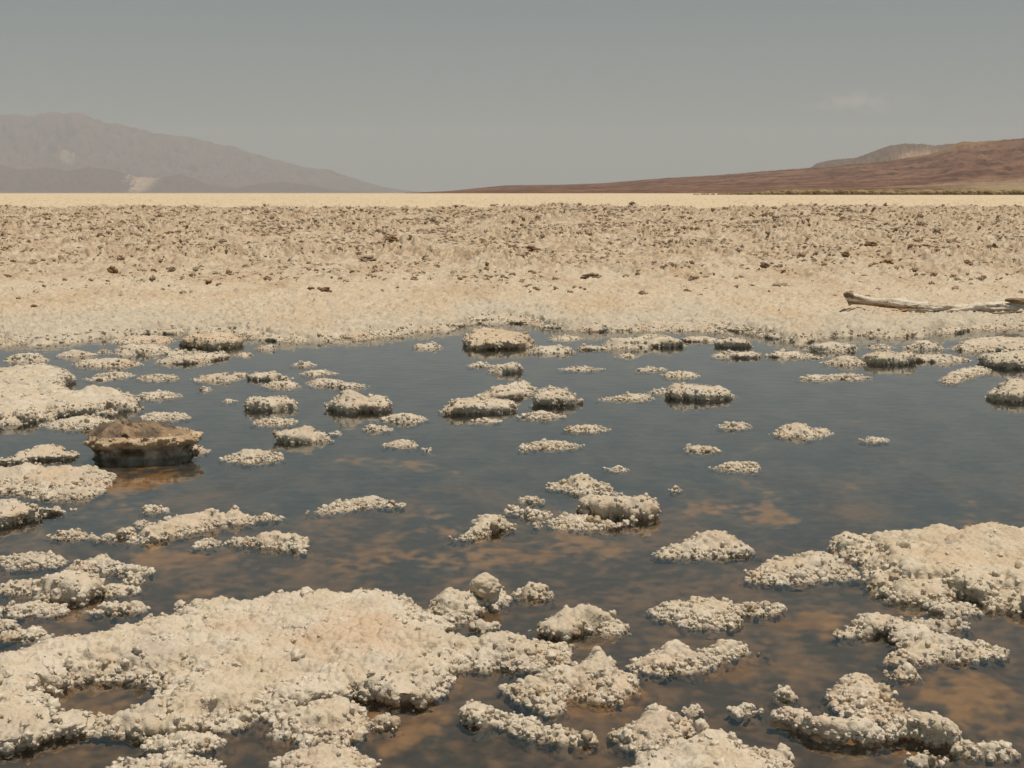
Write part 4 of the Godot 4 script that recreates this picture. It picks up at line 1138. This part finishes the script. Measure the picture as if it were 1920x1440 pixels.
# ---------------------------------------------------------------- everything
func _ready() -> void:
	rng.seed = 20240611
	pitch = atan2(720.0 - HORIZON, F)
	var cam := Camera3D.new()
	cam.name = "camera"
	cam.fov = rad_to_deg(2.0 * atan(720.0 / F))
	cam.near = 0.05
	cam.far = 80000.0
	cam.position = Vector3(0, EYE, 0)
	cam.rotation.x = -pitch
	add_child(cam)
	cam.current = true

	var env := Environment.new()
	env.background_mode = Environment.BG_SKY
	var sm := ProceduralSkyMaterial.new()
	sm.sky_top_color = Color(0.275, 0.42, 0.47)
	sm.sky_horizon_color = Color(0.555, 0.54, 0.522)
	sm.sky_curve = 0.12
	sm.ground_bottom_color = Color(0.60, 0.52, 0.42)
	sm.ground_horizon_color = Color(0.60, 0.57, 0.52)
	sm.sun_angle_max = 1.0
	sm.sky_cover = cloud_cover()
	var sky := Sky.new()
	sky.sky_material = sm
	env.sky = sky
	env.tonemap_mode = Environment.TONE_MAPPER_LINEAR
	env.tonemap_exposure = 1.24
	env.fog_enabled = true
	env.fog_density = 0.000038
	env.fog_light_color = Color(0.93, 0.93, 0.93)
	env.sdfgi_enabled = true
	env.ssao_enabled = true
	env.ssil_enabled = true
	var we := WorldEnvironment.new()
	we.name = "environment"
	we.environment = env
	add_child(we)

	var sun := DirectionalLight3D.new()
	sun.name = "sun"
	sun.light_energy = 1.2
	sun.light_color = Color(1.0, 0.945, 0.87)
	sun.light_angular_distance = 0.5
	sun.shadow_enabled = true
	add_child(sun)
	sun.look_at_from_position(Vector3(0.20, 0.93, -0.02), Vector3.ZERO)

	n_big = noise(11, 0.9, FastNoiseLite.TYPE_SIMPLEX_SMOOTH, 2)
	n_mid = noise(23, 1.0, FastNoiseLite.TYPE_SIMPLEX_SMOOTH, 3)
	n_fine = noise(37, 1.7, FastNoiseLite.TYPE_SIMPLEX_SMOOTH, 4)
	n_cell = noise(41, 1.0, FastNoiseLite.TYPE_CELLULAR)
	n_ridge = noise(53, 0.02, FastNoiseLite.TYPE_SIMPLEX_SMOOTH, 4)
	n_ridge.fractal_type = FastNoiseLite.FRACTAL_RIDGED
	var fine := grain(1, 512, 0.03, 4, 0.0, 1.0)
	var tone := grain(2, 512, 0.02, 5, 0.86, 1.0)
	var tone_big := grain(3, 1024, 0.012, 6, 0.80, 1.0)
	mat("salt", 0.68, 0.4, 0.23, tone, fine, 0.4)
	mat("wet_salt", 0.42, 0.42, 0.17, tone, fine, 0.15)
	mat("ground", 0.85, 0.3, 1.7, tone_big, fine, 2.5)
	mat("mud", 0.6, 0.4, 0.9, tone_big, null, 0.0)
	mat("rock", 0.75, 0.4, 0.3, tone, fine, 0.6)
	mat("wood", 0.8, 0.3, 0.6, tone, fine, 0.8)
	mat("clod", 0.9, 0.25, 0.7, tone, fine, 1.5)
	mat("hill", 0.95, 0.1, 900.0, tone_big, null, 0.0)
	var pl: StandardMaterial3D = M.salt.duplicate()
	pl.albedo_color = SALT_TOP.linear_to_srgb()
	M["pale_lump"] = pl
	for k in 4: nodule_meshes.append(lump_mesh(2, 60 + k, 0.55, 0.10, Vector3.ONE, 0.22))
	for k in 6: clod_meshes.append(lump_mesh(3, 80 + k, 0.9, 0.13, Vector3.ONE, 0.35))

	for k in [[-400, 634], [-100, 636], [0, 640], [60, 640], [100, 637], [160, 633], [200, 631], [260, 627], [320, 624], [400, 622], [460, 630], [520, 637], [600, 638], [650, 634], [720, 629], [770, 622], [840, 616], [890, 606], [960, 603], [1010, 606], [1025, 613], [1100, 618], [1180, 618], [1300, 618], [1400, 619], [1440, 630], [1500, 643], [1545, 634], [1580, 627], [1640, 629], [1700, 629], [1780, 623], [1830, 616], [1920, 613], [2100, 612], [2400, 610]]:
		var p := on_plane(k[0], k[1], 0.0)
		shore.append([p.x / -p.z, -p.z])

	make_spots()
	build_ground()
	print("ground ", Time.get_ticks_msec())
	build_bed()
	build_water()
	build_near_bank()
	build_hills()
	build_shrubs()
	print("hills ", Time.get_ticks_msec())
	build_islands()
	print("islands ", Time.get_ticks_msec())
	build_slab()
	build_driftwood()
	build_clods()
	print("done ", Time.get_ticks_msec())

func build_near_bank() -> void:
	# the bank the photographer stands on, and the country round about
	var v := PackedVector3Array()
	var c := PackedColorArray()
	var n := 121
	for j in n:
		for i in n:
			var x := lerpf(-24.0, 24.0, i / (n - 1.0))
			var z := lerpf(-2.3, 30.0, j / (n - 1.0))
			v.append(Vector3(x, -0.12 + 0.17 * smoothstep(-2.2, -1.2, z) + 0.03 * n_mid.get_noise_2d(x, z) * smoothstep(-2.2, -1.2, z), z))
			c.append(Color(0.54, 0.45, 0.33))
	var b := part("bank", grid_mesh(v, c, n, n, PackedByteArray()), M.ground, self)
	tag(b, "pale salt bank on the near side of the pond", "ground", "", "structure")
	var st := SurfaceTool.new()
	st.begin(Mesh.PRIMITIVE_TRIANGLES)
	var q := [Vector3(-32000, -2.0, -41000), Vector3(32000, -2.0, -41000), Vector3(32000, -2.0, 3000), Vector3(-32000, -2.0, 3000)]
	for k in [0, 1, 2, 0, 2, 3]:
		st.set_normal(Vector3.UP)
		st.set_color(Color(0.42, 0.32, 0.21))
		st.add_vertex(q[k])
	var g := part("ground", st.commit(), M.hill, self)
	tag(g, "pale desert floor reaching out to the hills", "ground", "", "structure")

func cloud_cover() -> ImageTexture:
	# one faint cloud low over the hills
	var im := Image.create(4096, 2048, false, Image.FORMAT_RGBA8)
	im.fill(Color(0, 0, 0, 0))
	var n := noise(5, 0.035, FastNoiseLite.TYPE_SIMPLEX_SMOOTH, 5)
	var r := ray(1615, 197)
	var az := atan2(r.x, -r.z)
	var el := atan2(r.y, Vector2(r.x, r.z).length())
	var cx := int(az / TAU * 4096.0)
	var cy := int((0.5 - el / PI) * 2048.0)
	for y in range(-24, 25):
		for x in range(-60, 61):
			var px := x / 19.0
			var py := y / 5.0
			var e := exp(-px * px * 0.9 - py * py * (0.9 if y < 0 else 2.0))
			var a := clampf(e * (0.55 + 1.3 * n.get_noise_2d(x * 3.0, y * 5.0)) - 0.06, 0.0, 1.0)
			if a > 0.003: im.set_pixel(cx + x, cy + y, Color(1.0, 0.80, 0.70, a * 0.20))
	return ImageTexture.create_from_image(im)
